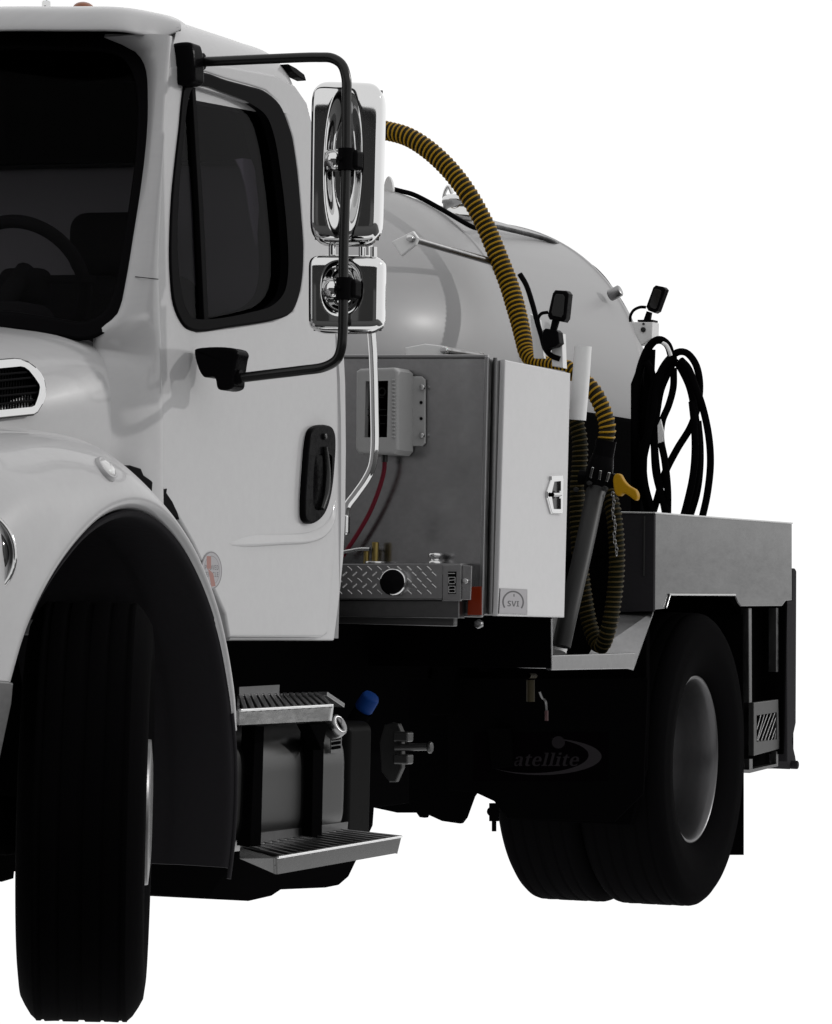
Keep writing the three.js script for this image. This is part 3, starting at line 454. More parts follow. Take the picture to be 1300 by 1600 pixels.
// ---------------------------------------------------------------- steps, fuel tank, fluid tank
function cabStep(oL, oR, iL, iR, drop, kick, n, mat) {
  const a = onX(...oL, 1.16), b = onX(...oR, 1.16), c = onX(...iL, 1.0), d = onX(...iR, 1.0), g = new THREE.Group(); g.name = numbered('cab_step'); truck.add(g);
  const e = onX(...drop[0], 1.158), h = onX(...drop[1], 1.158);
  mesh('step_edge', [plate(e, h, b, a, 0.012), plate(a, b, b.clone().lerp(d, 0.12), a.clone().lerp(c, 0.12), 0.004), plate(c, a, e, c.clone().add(V3(0, -0.03, 0)), 0.006), plate(b, d, d.clone().add(V3(0, -0.03, 0)), h, 0.006)], mat, g);
  mesh('step_pan', plate(a.clone().add(V3(-0.004, -0.014, 0)), b.clone().add(V3(-0.004, -0.014, 0)), d.clone().add(V3(0, -0.014, 0)), c.clone().add(V3(0, -0.014, 0)), 0.006), M.soot, g);
  if (kick) mesh('kick_plate', plate(onX(...kick[0], 1.0), onX(...kick[1], 1.0), onX(...kick[2], 1.0), onX(...kick[3], 1.0), 0.006), M.aluDark, g);
  for (let i = 0; i < n; i++) { const s = (i + 0.15) / n, t = (i + 0.8) / n; mesh('grating_bar', bar(a.clone().lerp(b, t), c.clone().lerp(d, s), 0.012, 0.012), M.alu, g); }
  mesh('step_lip', bar(a.clone().add(V3(0.001, 0.002, 0)), b.clone().add(V3(0.001, 0.002, 0)), 0.012, 0.007, 0.003), P({ color: grey(0.75), metalness: 1, roughness: 0.3 }), g);
  mesh('step_rail', bar(c, d, 0.01, 0.006), M.aluPale, g);
  return g;
}
cabStep([374, 1111], [518, 1103], [374, 1087.5], [500, 1084], [[374, 1133], [515, 1126]], [[374, 1087], [436, 1086], [437, 1070], [374, 1073.5]], 13, M.aluPale);
cabStep([433, 1341], [626, 1308], [378, 1324], [543, 1297], [[434, 1366], [620, 1333]], [[378, 1323], [543, 1296], [544, 1284], [378, 1305]], 15, P({ color: grey(0.09), map: patchy, metalness: 1, roughness: 0.4, roughnessMap: brushed }));
{
  // D-shaped tank lying along the chassis
  const tk = mesh('fuel_tank', (() => {
    const prof = [[0.6, 0.674], [0.8, 0.676], [0.9, 0.675], [0.94, 0.668], [0.975, 0.648], [0.996, 0.615], [1.002, 0.58], [1.003, 0.53], [1.003, 0.46], [1.0, 0.41], [0.985, 0.375], [0.95, 0.35], [0.88, 0.335], [0.6, 0.33]], sh = new THREE.Shape(prof.map(([x, y]) => new THREE.Vector2(x, y)));
    const row = (z, k) => prof.map(([x, y]) => V3(0.6 + (x - 0.6) * k, 0.5 + (y - 0.5) * k, z));
    return [loft([row(-1.0, 0.9), row(-1.02, 0.99), row(-1.06, 1), row(-1.5, 1), row(-1.98, 1), row(-2.02, 0.995), row(-2.042, 0.97), row(-2.05, 0.9)], 60, 30, 0.01), rbox(0.36, 0.3, 0.01, 0.8, 0.51, -2.045)];
  })(), P({ color: grey(0.05), metalness: 1, roughness: 0.36, map: cloudy }), truck);
  for (const [x0, x1, x2, x3] of [[399, 413, 408, 391], [490, 507, 503, 487]]) mesh('tank_strap', [slab(FX(1.03), [[x0, 1135], [x1, 1135], [x2, 1322], [x3, 1322]], { t: 0.04, bev: 0.002 })], M.soot, tk);
  mesh('tank_strap', slab(FX(1.06), [[484, 1132], [512, 1130], [507, 1160], [503, 1172]], { t: 0.04, bev: 0.003 }), M.soot, tk);
  mesh('tank_label', slab(FX(1.014), [[517, 1152], [534, 1150], [534, 1175], [517, 1177]], { t: 0.002, bev: 0 }), M.aluDark, tk);
  mesh('label_bar', [[519, 1155, 532, 1153], [519, 1162, 532, 1160], [519, 1169, 532, 1167]].map(([a, b, c, d]) => bar(onX(a, b, 1.016), onX(c, d, 1.016), 0.004, 0.009)), M.soot, tk);
  const h = onX(523, 1136, 1.03); mesh('tank_fitting', [lathe([[0.03, -0.02], [0.034, 0.0], [0.03, 0.02], [0.02, 0.024], [0.016, 0.012]], h, V3(1, 0.5, 0.2), 28), bar(onX(504, 1084, 1.02), onX(531, 1102, 1.02), 0.03, 0.012)], M.alu, tk);
}
{
  const d = mesh('fluid_tank', [rbox(0.3, 0.36, 0.2, 0.83, 0.5, -2.2, 0.03)], P({ color: grey(0.003), roughness: 0.4, ior: 1.06 }), truck), c = onX(572, 1101, 0.86);
  mesh('fluid_cap', [lathe([[0.0, 0.037], [0.024, 0.035], [0.028, 0.026], [0.029, -0.016], [0.018, -0.03]], c, V3(0.55, 0.75, 0.2), 10), disc(0.022, 0.06, c.clone().add(V3(-0.02, -0.03, -0.01)), V3(0.55, 0.75, 0.2))], M.blue, d);
  mesh('filler_neck', sweep([c.clone().add(V3(-0.01, -0.02, 0)), c.clone().add(V3(-0.06, -0.1, 0))], 0.03, { steps: 4 }), M.soot, d);
}
{ // bracket with a bolted rod under the toolbox
  const m = P({ color: grey(0.02), metalness: 0.6, roughness: 0.5, map: patchy }), m2 = P({ color: grey(0.05), metalness: 0.8, roughness: 0.4, map: patchy });
  const b = mesh('pump_bracket', slab(FZ(-2.9), [[600, 1132], [612, 1129], [622, 1131], [628, 1145], [628, 1200], [618, 1222], [608, 1222], [595, 1205], [592, 1160]], { t: 0.03, bev: 0.004 }), m, truck);
  mesh('bracket_nut', [[630, 1151], [630, 1186]].map(([x, y]) => { const p = onZ(x, y, -2.86); return rbox(0.05, 0.03, 0.05, p.x, p.y, p.z, 0.006); }), m2, b);
  mesh('bracket_rod', [sweep([onZ(618, 1168, -2.84), onZ(668, 1167, -2.84)], 0.011, { steps: 3 }), disc(0.018, 0.012, onZ(672, 1168, -2.84), V3(1, 0, 0), 8)], m2, b);
}
{ // small brass valve hanging under the tray
  const v = mesh('drain_cock', [sweep([onX(829, 1062, 0.95), onX(829, 1096, 0.95)], 0.014, { steps: 3 }), sweep([onX(826, 1056, 0.97), onX(836, 1056, 0.97)], 0.008, { steps: 2 })], P({ color: new THREE.Color().setRGB(0.02, 0.015, 0.004), metalness: 0.6, roughness: 0.5 }), truck);
  mesh('cock_lever', [sweep([[843, 1080], [847, 1090], [853, 1097], [854, 1112]].map(([a, b]) => onX(a, b, 0.97)), 0.004, { steps: 12, sides: 8 })], M.aluDark, v);
  mesh('lever_grip', sweep([onX(854, 1110, 0.97), onX(854, 1126, 0.97)], 0.006, { steps: 2, sides: 8 }), P({ color: new THREE.Color().setRGB(0.03, 0.002, 0.004), roughness: 0.6 }), v);
}
// ---------------------------------------------------------------- toolbox behind the cab
const BZ = -2.615, BX = 1.2, FRONT = FZ(BZ), BSIDE = FX(BX);
{
  const b = mesh('toolbox', [rbox(0.88, 0.765, 0.7, 0.752, 1.374, BZ - 0.36, 0.006)], M.aluDark, truck);
  mesh('front_panel', rbox(0.868, 0.755, 0.006, 0.75, 1.374, BZ - 0.004, 0.002), M.boxAlu, b);
  mesh('panel_edge', [rbox(0.012, 0.77, 0.014, BX - 0.012, 1.374, BZ + 0.002, 0.003), rbox(0.88, 0.01, 0.012, 0.752, 1.758, BZ - 0.001, 0.003), rbox(0.88, 0.012, 0.012, 0.752, 0.992, BZ + 0.001, 0.003)], M.alu, b);
  mesh('hinge', [sweep([V3(BX + 0.005, 0.995, BZ - 0.022), V3(BX + 0.005, 1.755, BZ - 0.022)], 0.0065, { steps: 2 }), rbox(0.003, 0.75, 0.07, BX + 0.003, 1.374, BZ - 0.07, 0.001)], M.aluDark, b);
  const dr = mesh('toolbox_door', slab(shift(BSIDE, 0.02), [[789.5, 562], [891.5, 583], [882, 965], [778, 962.5]], { t: 0.02, bev: 0.004, seg: 3 }), M.boxPaint, b);
  { // recessed T latch
    const f = shift(BSIDE, 0.024), o = [[862, 744], [880, 743], [881, 748], [880, 800], [878, 804], [863, 803], [861, 797], [856, 778], [856, 768], [862, 750]], i = [[866, 751], [877, 750], [877, 797], [865, 797], [862, 778], [862, 768]];
    const l = mesh('door_latch', ringSlab(shift(f, 0.004), o, i, { t: 0.01, bev: 0.003, seg: 3 }), M.chrome, dr);
    mesh('latch_bowl', slab(shift(f, -0.003), i, { t: 0.002, bev: 0 }), M.pole, l);
    mesh('latch_grip', [sweep([onF(shift(f, 0.008), 863, 773), onF(shift(f, 0.008), 875, 773)], 0.007, { steps: 3, sides: 10 }), sweep([onF(shift(f, 0.008), 874.5, 767), onF(shift(f, 0.008), 874, 779)], 0.006, { steps: 3, sides: 10 })], M.chrome, l);
  }
  { // maker's plate
    const c = document.createElement('canvas'); c.width = 512; c.height = 470; const x = c.getContext('2d');
    x.fillStyle = '#8d8b8e'; x.fillRect(0, 0, 512, 470); x.strokeStyle = '#252327'; x.lineWidth = 30; x.beginPath(); x.ellipse(250, 240, 192, 200, 0, 2.5, 0.64); x.stroke();
    x.fillStyle = '#1d1b1f'; x.fillRect(250, 90, 22, 50); x.font = 'bold 150px sans-serif'; x.textAlign = 'center'; x.fillText('SVI', 250, 330, 260);
    const t = new THREE.CanvasTexture(c); t.colorSpace = THREE.SRGBColorSpace; const f = shift(BSIDE, 0.0215);
    const pl = mesh('maker_plate', slab(f, [[781, 919], [824, 921], [824, 960.5], [779, 959]], { t: 0.0015, bev: 0 }), M.alu, dr);
    mesh('plate_print', print(shift(f, 0.001), [[782, 920], [823, 922], [823, 959.5], [780, 958]]), P({ map: t, metalness: 0.6, roughness: 0.35 }), pl);
  }
  mesh('corner_bolt', disc(0.014, 0.02, onZ(748, 975, BZ - 0.05), V3(0, 0, 1), 6), M.alu, b);
  mesh('under_rail', rbox(0.7, 0.03, 0.03, 0.75, 0.972, BZ - 0.02, 0.004), M.aluDark, b);
  // side reflector
  mesh('reflector', slab(shift(FRONT, 0.012), [[733, 917], [752, 916], [752.5, 961], [730, 961], [731, 936]], { t: 0.012, bev: 0.002 }), M.amber, b);
  // control box
  const cf = shift(FRONT, 0.13), cb = mesh('control_box', [
    ringSlab(cf, [[556, 580], [562, 576], [615, 574], [622, 580], [622, 703], [616, 710], [560, 709], [555, 702]], [[567, 591], [611, 590], [609, 688], [565, 688]], { t: 0.13, bev: 0.009, seg: 4 }),
    slab(shift(FRONT, 0.012), [[640, 588], [658, 588], [664, 593], [664, 692], [659, 697], [640, 697]], { t: 0.011, bev: 0.003, seg: 3 })], M.plastic, b);
  mesh('control_panel', slab(shift(cf, -0.05), [[560, 585], [616, 585], [614, 694], [560, 694]], { t: 0.02, bev: 0.001 }), M.soot, cb);
  const lines = []; for (const [x0, x1, y] of [[592, 600, 621], [594, 602, 662], [570, 604, 640], [572, 604, 649]]) lines.push(bar(onF(shift(cf, -0.045), x0, y), onF(shift(cf, -0.045), x1, y), 0.004, 0.003, 0.001));
  mesh('panel_detail', [...lines, new THREE.TorusGeometry(0.011, 0.003, 8, 20).translate(...onF(shift(cf, -0.044), 597, 612).toArray())], M.cloth, cb);
  for (let i = 0; i < 16; i++) { const y = 594 + i * 5.9; mesh('box_rib', bar(onF(shift(cf, 0.001), 612.5, y), onF(shift(cf, 0.001), 617.5, y), 0.006, 0.006), M.plastic, cb); }
  for (const [x, y, r] of [[660, 605, .009], [659, 680, .009]]) mesh('box_bolt', disc(r, 0.014, onF(shift(FRONT, 0.018), x, y), V3(0, 0, 1), 6), M.steel, cb);
  mesh('slot', [[658, 629, 0], [658, 654, 0]].map(([x, y]) => disc(0.005, 0.003, onF(shift(FRONT, 0.013), x, y), V3(0, 0, 1), 10)), M.black, cb);
  mesh('cable_gland', sweep([onF(shift(FRONT, 0.06), 601, 706), onF(shift(FRONT, 0.06), 601, 722)], 0.009, { steps: 2, sides: 10 }), M.pole, cb);
  mesh('red_hose', sweep([[601, 714, .06], [600, 735, .06], [592, 765, .055], [578, 800, .05], [560, 832, .05], [545, 855, .05], [535, 870, .05]].map(([a, b2, d]) => onF(shift(FRONT, d), a, b2)), 0.0068, { steps: 60, sides: 10 }), M.red, b);
  // tread-plate water tank across the front
  const TZ = shift(FRONT, 0.1), tr = mesh('tread_tank', [slab(TZ, [[480, 881], [720, 880], [719, 937], [480, 936]], { t: 0.1, bev: 0.003 })], M.alu, b);
  const lugs = []; for (let i = 0; i < 16; i++) for (let j = 0; j < 3; j++) for (const k of [0, 1]) {
    const x = 500 + i * 15.5 + (k ? 7.7 : 0), y = 888 + j * 18.5 + (k ? 9 : 0); if (x > 682 || y > 931) continue;
    const left = x < 590, s = k && left ? -1 : 1; const p = onF(shift(TZ, 0.0005), x - 3.6, y - 3.2 * s), q = onF(shift(TZ, 0.0005), x + 3.6, y + 3.2 * s); lugs.push(bar(p, q, 0.0045, 0.005, 0.002, V3(0, 0, 1)));
  }
  mesh('tread_lug', lugs, M.aluPale, tr).userData.kind = 'stuff';
  mesh('end_plate', [slab(shift(TZ, 0.012), [[691, 882], [721, 881], [720, 939], [690, 939]], { t: 0.012, bev: 0.003 }), slab(shift(TZ, 0.004), [[720, 882], [737, 884], [735, 937], [719, 937]], { t: 0.006, bev: 0.002 })], M.alu, tr);
  mesh('end_label', [slab(shift(TZ, 0.0135), [[700, 893], [713, 893], [712, 928], [700, 928]], { t: 0.0015, bev: 0 })], M.black, tr);
  const q = shift(TZ, 0.0145), glyph = []; for (const [a, b2, c, d] of [[700, 896, 711, 896], [701, 902, 711, 902], [701, 902, 701, 911], [711, 902, 711, 911], [701, 907, 711, 906], [701, 912, 711, 912], [701, 916, 711, 916], [701, 916, 701, 926], [711, 916, 711, 926], [701, 921, 711, 921], [701, 926, 711, 926]]) glyph.push(bar(onF(q, a, b2), onF(q, c, d), 0.0022, 0.001, 0.0005, V3(0, 0, 1)));
  mesh('label_mark', glyph, M.aluPale, tr);
  mesh('end_bolt', disc(0.009, 0.014, onF(shift(TZ, 0.01), 728, 908), V3(0, 0, 1), 6), M.steel, tr);
  const cp = onF(shift(TZ, 0.02), 615, 909); mesh('filler_ring', lathe([[0.034, -0.02], [0.041, -0.02], [0.041, 0.006], [0.038, 0.014], [0.034, 0.014]], cp, V3(0.15, 0, 1), 40), M.steel, tr);
  mesh('filler_cap', lathe([[0.036, -0.01], [0.036, 0.014], [0.032, 0.022], [0, 0.026]], cp, V3(0.15, 0, 1), 36), M.black, tr);
  { const p = onF(shift(FRONT, 0.05), 680, 881); mesh('tank_fitting', [lathe([[0.02, 0], [0.022, 0.006], [0.014, 0.01], [0.014, 0.018], [0.021, 0.02], [0.021, 0.03], [0.013, 0.034], [0, 0.034]], p, V3(0, 1, 0), 24)], M.steel, tr); }
  { const p = onF(shift(FRONT, 0.05), 586, 881); mesh('brass_fitting', [disc(0.011, 0.07, p.clone().add(V3(0, 0.03, 0)), V3(0, 1, 0), 6), disc(0.009, 0.05, p.clone().add(V3(-0.028, 0.02, 0)), V3(0, 1, 0), 6)], M.brass, tr); mesh('fitting_foot', disc(0.03, 0.008, p.clone().add(V3(0, 0.004, 0)), V3(0, 1, 0)), M.steel, tr);
    mesh('clear_tube', sweep([[578, 858], [562, 858], [545, 861], [530, 864]].map(([a, c]) => onF(shift(FRONT, 0.06), a, c)), 0.006, { steps: 16, sides: 10 }), M.aluPale, tr); }
  mesh('lower_rail', [slab(shift(FRONT, 0.06), [[480, 938], [717, 938], [717, 966], [480, 963]], { t: 0.05, bev: 0.003 }), slab(shift(FRONT, 0.004), [[720, 940], [756, 938], [756, 962], [720, 963]], { t: 0.004, bev: 0.001 })], M.aluDark, b);
  mesh('under_panel', [slab(FZ(-3.2), [[560, 962], [860, 966], [861, 1044], [590, 1041], [560, 1041]], { t: 0.02, bev: 0.002 })], M.soot, b);
  mesh('panel_lip', sweep([onZ(861, 967, -3.195), onZ(862, 1045, -3.195)], 0.004, { steps: 2, sides: 6 }), M.alu, b);
}
// polished grab pole between cab and toolbox
{
  const f = FZ(-2.25), g = mesh('grab_pole', sweep([[575, 300], [576, 420], [579, 500], [583, 560], [585, 640], [585, 705], [581, 730], [570, 752], [556, 772], [542, 792], [539, 812]].map(([a, b]) => onF(f, a, b)), 0.0125, { steps: 160, sides: 16 }), M.chrome, truck);
  mesh('pole_foot', [rbox(0.03, 0.06, 0.03, ...onF(f, 538, 820).toArray(), 0.008)], M.steel, g);
  mesh('pole_foot', [rbox(0.03, 0.06, 0.3, onF(f, 575, 300).x, onF(f, 575, 300).y, -2.1, 0.008)], M.steel, g);
}
// ---------------------------------------------------------------- tank
const TY = 1.81, TR = 0.652, ZF = -4.4, ZR = -5.8;
{
  const prof = [], dome = 1.3;
  for (let i = 0; i <= 24; i++) { const a = i / 24 * Math.PI / 2; prof.push([TR * Math.sin(a) ** 1, (ZF) + dome * Math.cos(a)]); }
  prof.push([TR + 0.004, ZF - 0.002], [TR + 0.004, ZF - 0.03], [TR, ZF - 0.034]);
  prof.push([TR, ZR + 0.03], [TR + 0.004, ZR + 0.026], [TR + 0.004, ZR]);
  for (let i = 24; i >= 0; i--) { const a = i / 24 * Math.PI / 2; prof.push([TR * Math.sin(a), ZR - 0.4 * Math.cos(a)]); }
  const g = lathe(prof, V3(0, TY, 0), V3(0, 0, 1), 128);
  const t = mesh('tank', g, M.tankPaint, truck); t.userData.label = 'pale grey rounded tank with domed front end';
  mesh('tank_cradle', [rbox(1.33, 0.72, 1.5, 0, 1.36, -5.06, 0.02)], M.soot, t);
  mesh('tank_cable', sweep([[600, 292, -4.42], [628, 299, -4.42], [646, 304, -4.42], [690, 327, -4.42], [737, 354, -4.42], [752, 357, -4.5], [770, 354, -4.7], [800, 360, -5], [840, 370, -5.4], [862, 377, -5.6], [878, 387, -5.8], [905, 406, -5.82], [926, 418, -5.82], [944, 436, -5.82], [956, 453, -5.82], [971, 475, -5.82], [984, 505, -5.82], [994, 536, -5.82], [1003, 566, -5.82]].map(([a, b, z]) => onZ(a, b, z)), 0.0085, { steps: 200, sides: 8 }), M.black, t);
  { const p = onZ(716, 318, -4.7); mesh('vent_cap', [lathe([[0.0, 0.03], [0.05, 0.028], [0.058, 0.015], [0.058, 0.0], [0.045, -0.004], [0.045, -0.03], [0.06, -0.034], [0.06, -0.06], [0.0, -0.06]], p, V3(0, 1, 0), 36), sweep([p.clone().add(V3(-0.045, -0.03, 0)), p.clone().add(V3(-0.05, 0.03, 0.01)), p.clone().add(V3(-0.035, 0.06, 0.01)), p.clone().add(V3(-0.02, 0.035, 0.01))], 0.007, { steps: 24, sides: 8 })], M.chrome, t); mesh('vent_neck', disc(0.05, 0.12, p.clone().add(V3(0, -0.1, 0)), V3(0, 1, 0)), M.tankPaint, t); }
  mesh('lifting_lug', slab(FZ(-4.35), [[600, 300], [602, 280], [607, 275], [612, 283], [613, 300]], { t: 0.02, bev: 0.004, smooth: 30 }), M.pvc, t);
  { const p = onZ(961, 458, -5.6); mesh('rear_bolt', [disc(0.022, 0.05, p, V3(1, 0.5, 0), 24)], M.alu, t); }
  // hose hooks: bracket plates and rods reaching back along the tank
  for (const [pl, rod, x] of [[[[612, 377], [645, 361], [653, 372], [649, 382], [627, 400]], [[641, 372], [768, 409]], 0.8], [[[633, 543], [664, 537], [697, 541], [697, 557], [634, 557]], [[694, 547], [752, 556]], 0.86]]) {
    const pz = x > 0.85 ? -3.45 : -3.55, h = mesh('hose_hook', slab(FZ(pz), pl, { t: 0.02, bev: 0.003 }), M.pvc, t), a = onZ(...rod[0], pz + 0.012);
    mesh('hook_rod', sweep([a, onZ(...rod[1], pz - (x > 0.85 ? 0.3 : 0.55))], 0.012, { steps: 3, sides: 14 }), M.alu, h);
    mesh('hook_bolt', disc(0.013, 0.014, a, V3(0, 0, 1), 6), M.steel, h);
  }
}
function workLight(body, arm, pos, zz, baseMesh) {
  const g = new THREE.Group(); g.name = numbered('work_light'); truck.add(g);
  mesh('lamp_housing', slab(FZ(zz), body, { t: 0.05, bev: 0.006, seg: 3 }), M.black, g);
  const c = body.reduce((a, p) => [a[0] + p[0] / body.length, a[1] + p[1] / body.length], [0, 0]);
  mesh('lamp_lens', slab(FZ(zz + 0.004), body.map((p) => [c[0] + (p[0] - c[0]) * 0.62, c[1] + (p[1] - c[1]) * 0.74]), { t: 0.006, bev: 0.001 }), M.darkLens, g);
  mesh('lamp_bracket', baseMesh, M.black, g); mesh('lamp_wire', sweep(arm.map(([a, b]) => onZ(a, b, zz)), 0.0055, { steps: 30, sides: 8 }), M.black, g);
  return g;
}
{
  const z = -3.6, g = workLight([[863, 458], [867, 453], [884, 454], [888, 459], [884, 497], [880, 503], [858, 499], [855, 493]], [[856, 488], [846, 490], [841, 497], [842, 506]], null, z, [slab(FZ(z - 0.01), [[848, 516], [852, 513], [868, 515], [872, 519], [874, 536], [868, 541], [856, 544], [850, 550], [846, 535]], { t: 0.05, bev: 0.004 }), slab(FZ(z - 0.01), [[862, 500], [872, 501], [868, 515], [859, 514]], { t: 0.02, bev: 0.003 })]);
  mesh('lamp_post', [slab(FZ(z - 0.06), [[872, 522], [878, 521], [880, 575], [862, 572], [862, 545]], { t: 0.04, bev: 0.003 })], M.pvc, g);
  mesh('lamp_cable', sweep([[812, 428], [822, 445], [832, 475], [840, 505], [846, 525], [852, 545], [862, 556], [875, 561]].map(([a, b]) => onZ(a, b, z - 0.06)), 0.009, { steps: 60, sides: 8 }), M.black, g);
  mesh('lamp_back', slab(FZ(z - 0.12), [[828, 490], [843, 500], [850, 560], [834, 560]], { t: 0.02, bev: 0.002 }), M.trim, g);
}
{
  const z = -5.0, g = workLight([[1020, 449], [1024, 445.5], [1036, 448], [1039.5, 452], [1027, 486], [1022, 489], [1012, 485], [1009, 479]], [[1009, 480], [1000, 480], [990, 485], [985, 494], [985, 503]], null, z, [slab(FZ(z), [[996, 499.5], [1020, 499.5], [1020, 502.5], [996, 502.5]], { t: 0.06, bev: 0.001 }), slab(FZ(z - 0.01), [[1010, 486], [1017, 488], [1015, 500], [1005, 500]], { t: 0.02, bev: 0.002 })]);
  const b = mesh('lamp_post', [slab(FZ(z), [[986, 503], [1019.5, 503], [1018.5, 530], [1002, 540], [992, 522]], { t: 0.08, bev: 0.003 })], M.pvc, g);
  mesh('post_bolt', [[1005, 515, .009], [1005.5, 506, .004]].map(([x, y, r]) => disc(r, 0.008, onZ(x, y, z + 0.003), V3(0, 0, 1), 12)), M.cloth, b);
}
// ---------------------------------------------------------------- deck behind the toolbox
{
  const d = mesh('side_tray', [slab(FX(1.2), [[862, 1024], [993, 1020], [991, 1045], [862, 1047.5]], { t: 0.02, bev: 0.003 }), slab(FY(0.84), [V3(1.195, 0.84, -3.23), V3(1.195, 0.84, -4.03), V3(0.62, 0.84, -4.03), V3(0.62, 0.84, -3.23)], { t: 0.01, bev: 0.002 })], M.alu, truck);
  mesh('tray_ramp', plate(onZ(918, 1026, -4.03), onX(990, 1043, 1.197), onX(1021, 955, 1.197), onZ(957, 957, -4.23), 0.012), M.alu, d);
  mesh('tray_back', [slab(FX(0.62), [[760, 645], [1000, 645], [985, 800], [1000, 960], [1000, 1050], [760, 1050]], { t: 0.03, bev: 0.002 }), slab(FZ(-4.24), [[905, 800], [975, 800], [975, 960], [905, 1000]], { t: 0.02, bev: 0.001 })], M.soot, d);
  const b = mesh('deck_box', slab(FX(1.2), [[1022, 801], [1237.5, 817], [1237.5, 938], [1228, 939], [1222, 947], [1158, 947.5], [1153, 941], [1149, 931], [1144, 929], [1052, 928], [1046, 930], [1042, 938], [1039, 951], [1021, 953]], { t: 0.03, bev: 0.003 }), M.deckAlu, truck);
  mesh('deck_front', [slab(FZ(-4.22), [[966, 801], [1022, 801], [1021, 955], [957, 957]], { t: 0.02, bev: 0.002 })], M.liner, b);
  mesh('deck_edge', [bar(onX(1022, 801.5, 1.203), onX(1237, 817.5, 1.203), 0.01, 0.006), bar(onZ(970, 800.5, -4.217), onZ(1022, 801.5, -4.217), 0.006, 0.005), bar(onX(1046, 929, 1.203), onX(1149, 929.5, 1.203), 0.006, 0.007), bar(onX(1041, 950, 1.203), onX(1047, 930, 1.203), 0.005, 0.006)], M.aluPale, b);
  mesh('deck_post', bar(onZ(1007, 806, -4.215), onZ(1006, 900, -4.215), 0.006, 0.005), M.cloth, b);
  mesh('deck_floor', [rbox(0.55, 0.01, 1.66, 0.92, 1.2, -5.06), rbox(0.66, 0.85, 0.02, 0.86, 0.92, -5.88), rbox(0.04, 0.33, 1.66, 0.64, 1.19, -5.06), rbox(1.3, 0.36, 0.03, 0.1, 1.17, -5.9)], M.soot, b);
}
{ // folding step and black post at the rear corner
  const g = new THREE.Group(); g.name = 'rear_step'; truck.add(g);
  const f = FX(1.17);
  mesh('step_stile', [slab(f, [[1170, 950], [1174.5, 950], [1175, 1098], [1171, 1098]], { t: 0.03, bev: 0.002 })], M.aluDark, g);
  mesh('step_stile', [slab(f, [[1213, 950], [1216, 950], [1216, 1050], [1213, 1050]], { t: 0.03, bev: 0.001 })], M.aluDark, g);
  mesh('step_frame', ringSlab(shift(f, 0.006), [[1178, 1098], [1216, 1093], [1218, 1170], [1178, 1181]], [[1182, 1117], [1214, 1112], [1214, 1156], [1182, 1160]], { t: 0.02, bev: 0.002 }), P({ color: grey(0.07), metalness: 1, roughness: 0.45, map: patchy }), g);
  for (let i = 0; i < 8; i++) { const x = 1180 + i * 5.2; mesh('step_grip', bar(onF(f, Math.max(1182, x - 7), i < 1 ? 1140 : 1158), onF(f, Math.min(1214, x + 9), i > 5 ? 1130 : 1114), 0.006, 0.007), M.aluDark, g); }
  mesh('step_foot', [slab(shift(f, 0.004), [[1170, 1203], [1216, 1193], [1216, 1197], [1172, 1208]], { t: 0.03, bev: 0.001 }), slab(f, [[1171, 1186], [1176, 1186], [1176, 1206], [1171, 1208]], { t: 0.02, bev: 0.001 }), slab(f, [[1213, 1174], [1216, 1174], [1216, 1196], [1213, 1196]], { t: 0.02, bev: 0.001 })], M.aluDark, g);
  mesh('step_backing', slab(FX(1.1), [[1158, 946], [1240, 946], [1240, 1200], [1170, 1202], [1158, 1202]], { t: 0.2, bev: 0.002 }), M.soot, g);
  const p = mesh('corner_post', [slab(FX(1.17), [[1238, 888], [1243, 888], [1245, 892], [1244, 1130], [1238, 1158], [1243, 1180], [1245, 1194], [1236, 1202], [1230, 1190], [1229, 945], [1238, 938]], { t: 0.08, bev: 0.006 })], M.liner, truck);
  mesh('post_pin', [disc(0.016, 0.03, onX(1241, 1195, 1.18), V3(1, 0, 0), 18), disc(0.012, 0.1, onX(1226, 943, 1.16), V3(0, 0, 1), 14)], M.liner, p);
}
{ // white tube that holds the wand, and its lower cup
  const z = -3.46, h = mesh('wand_holder', [sweep([onZ(911, 541, z), onZ(907, 600, z), onZ(902, 656, z)], 0.0275, { steps: 20, sides: 24 })], M.pvc, truck);
  mesh('holder_cup', sweep([onX(880, 968, 1.1), onX(872, 1020, 1.1)], (t) => 0.038 - 0.012 * t, { steps: 8, sides: 24 }), M.pvc, h);
}
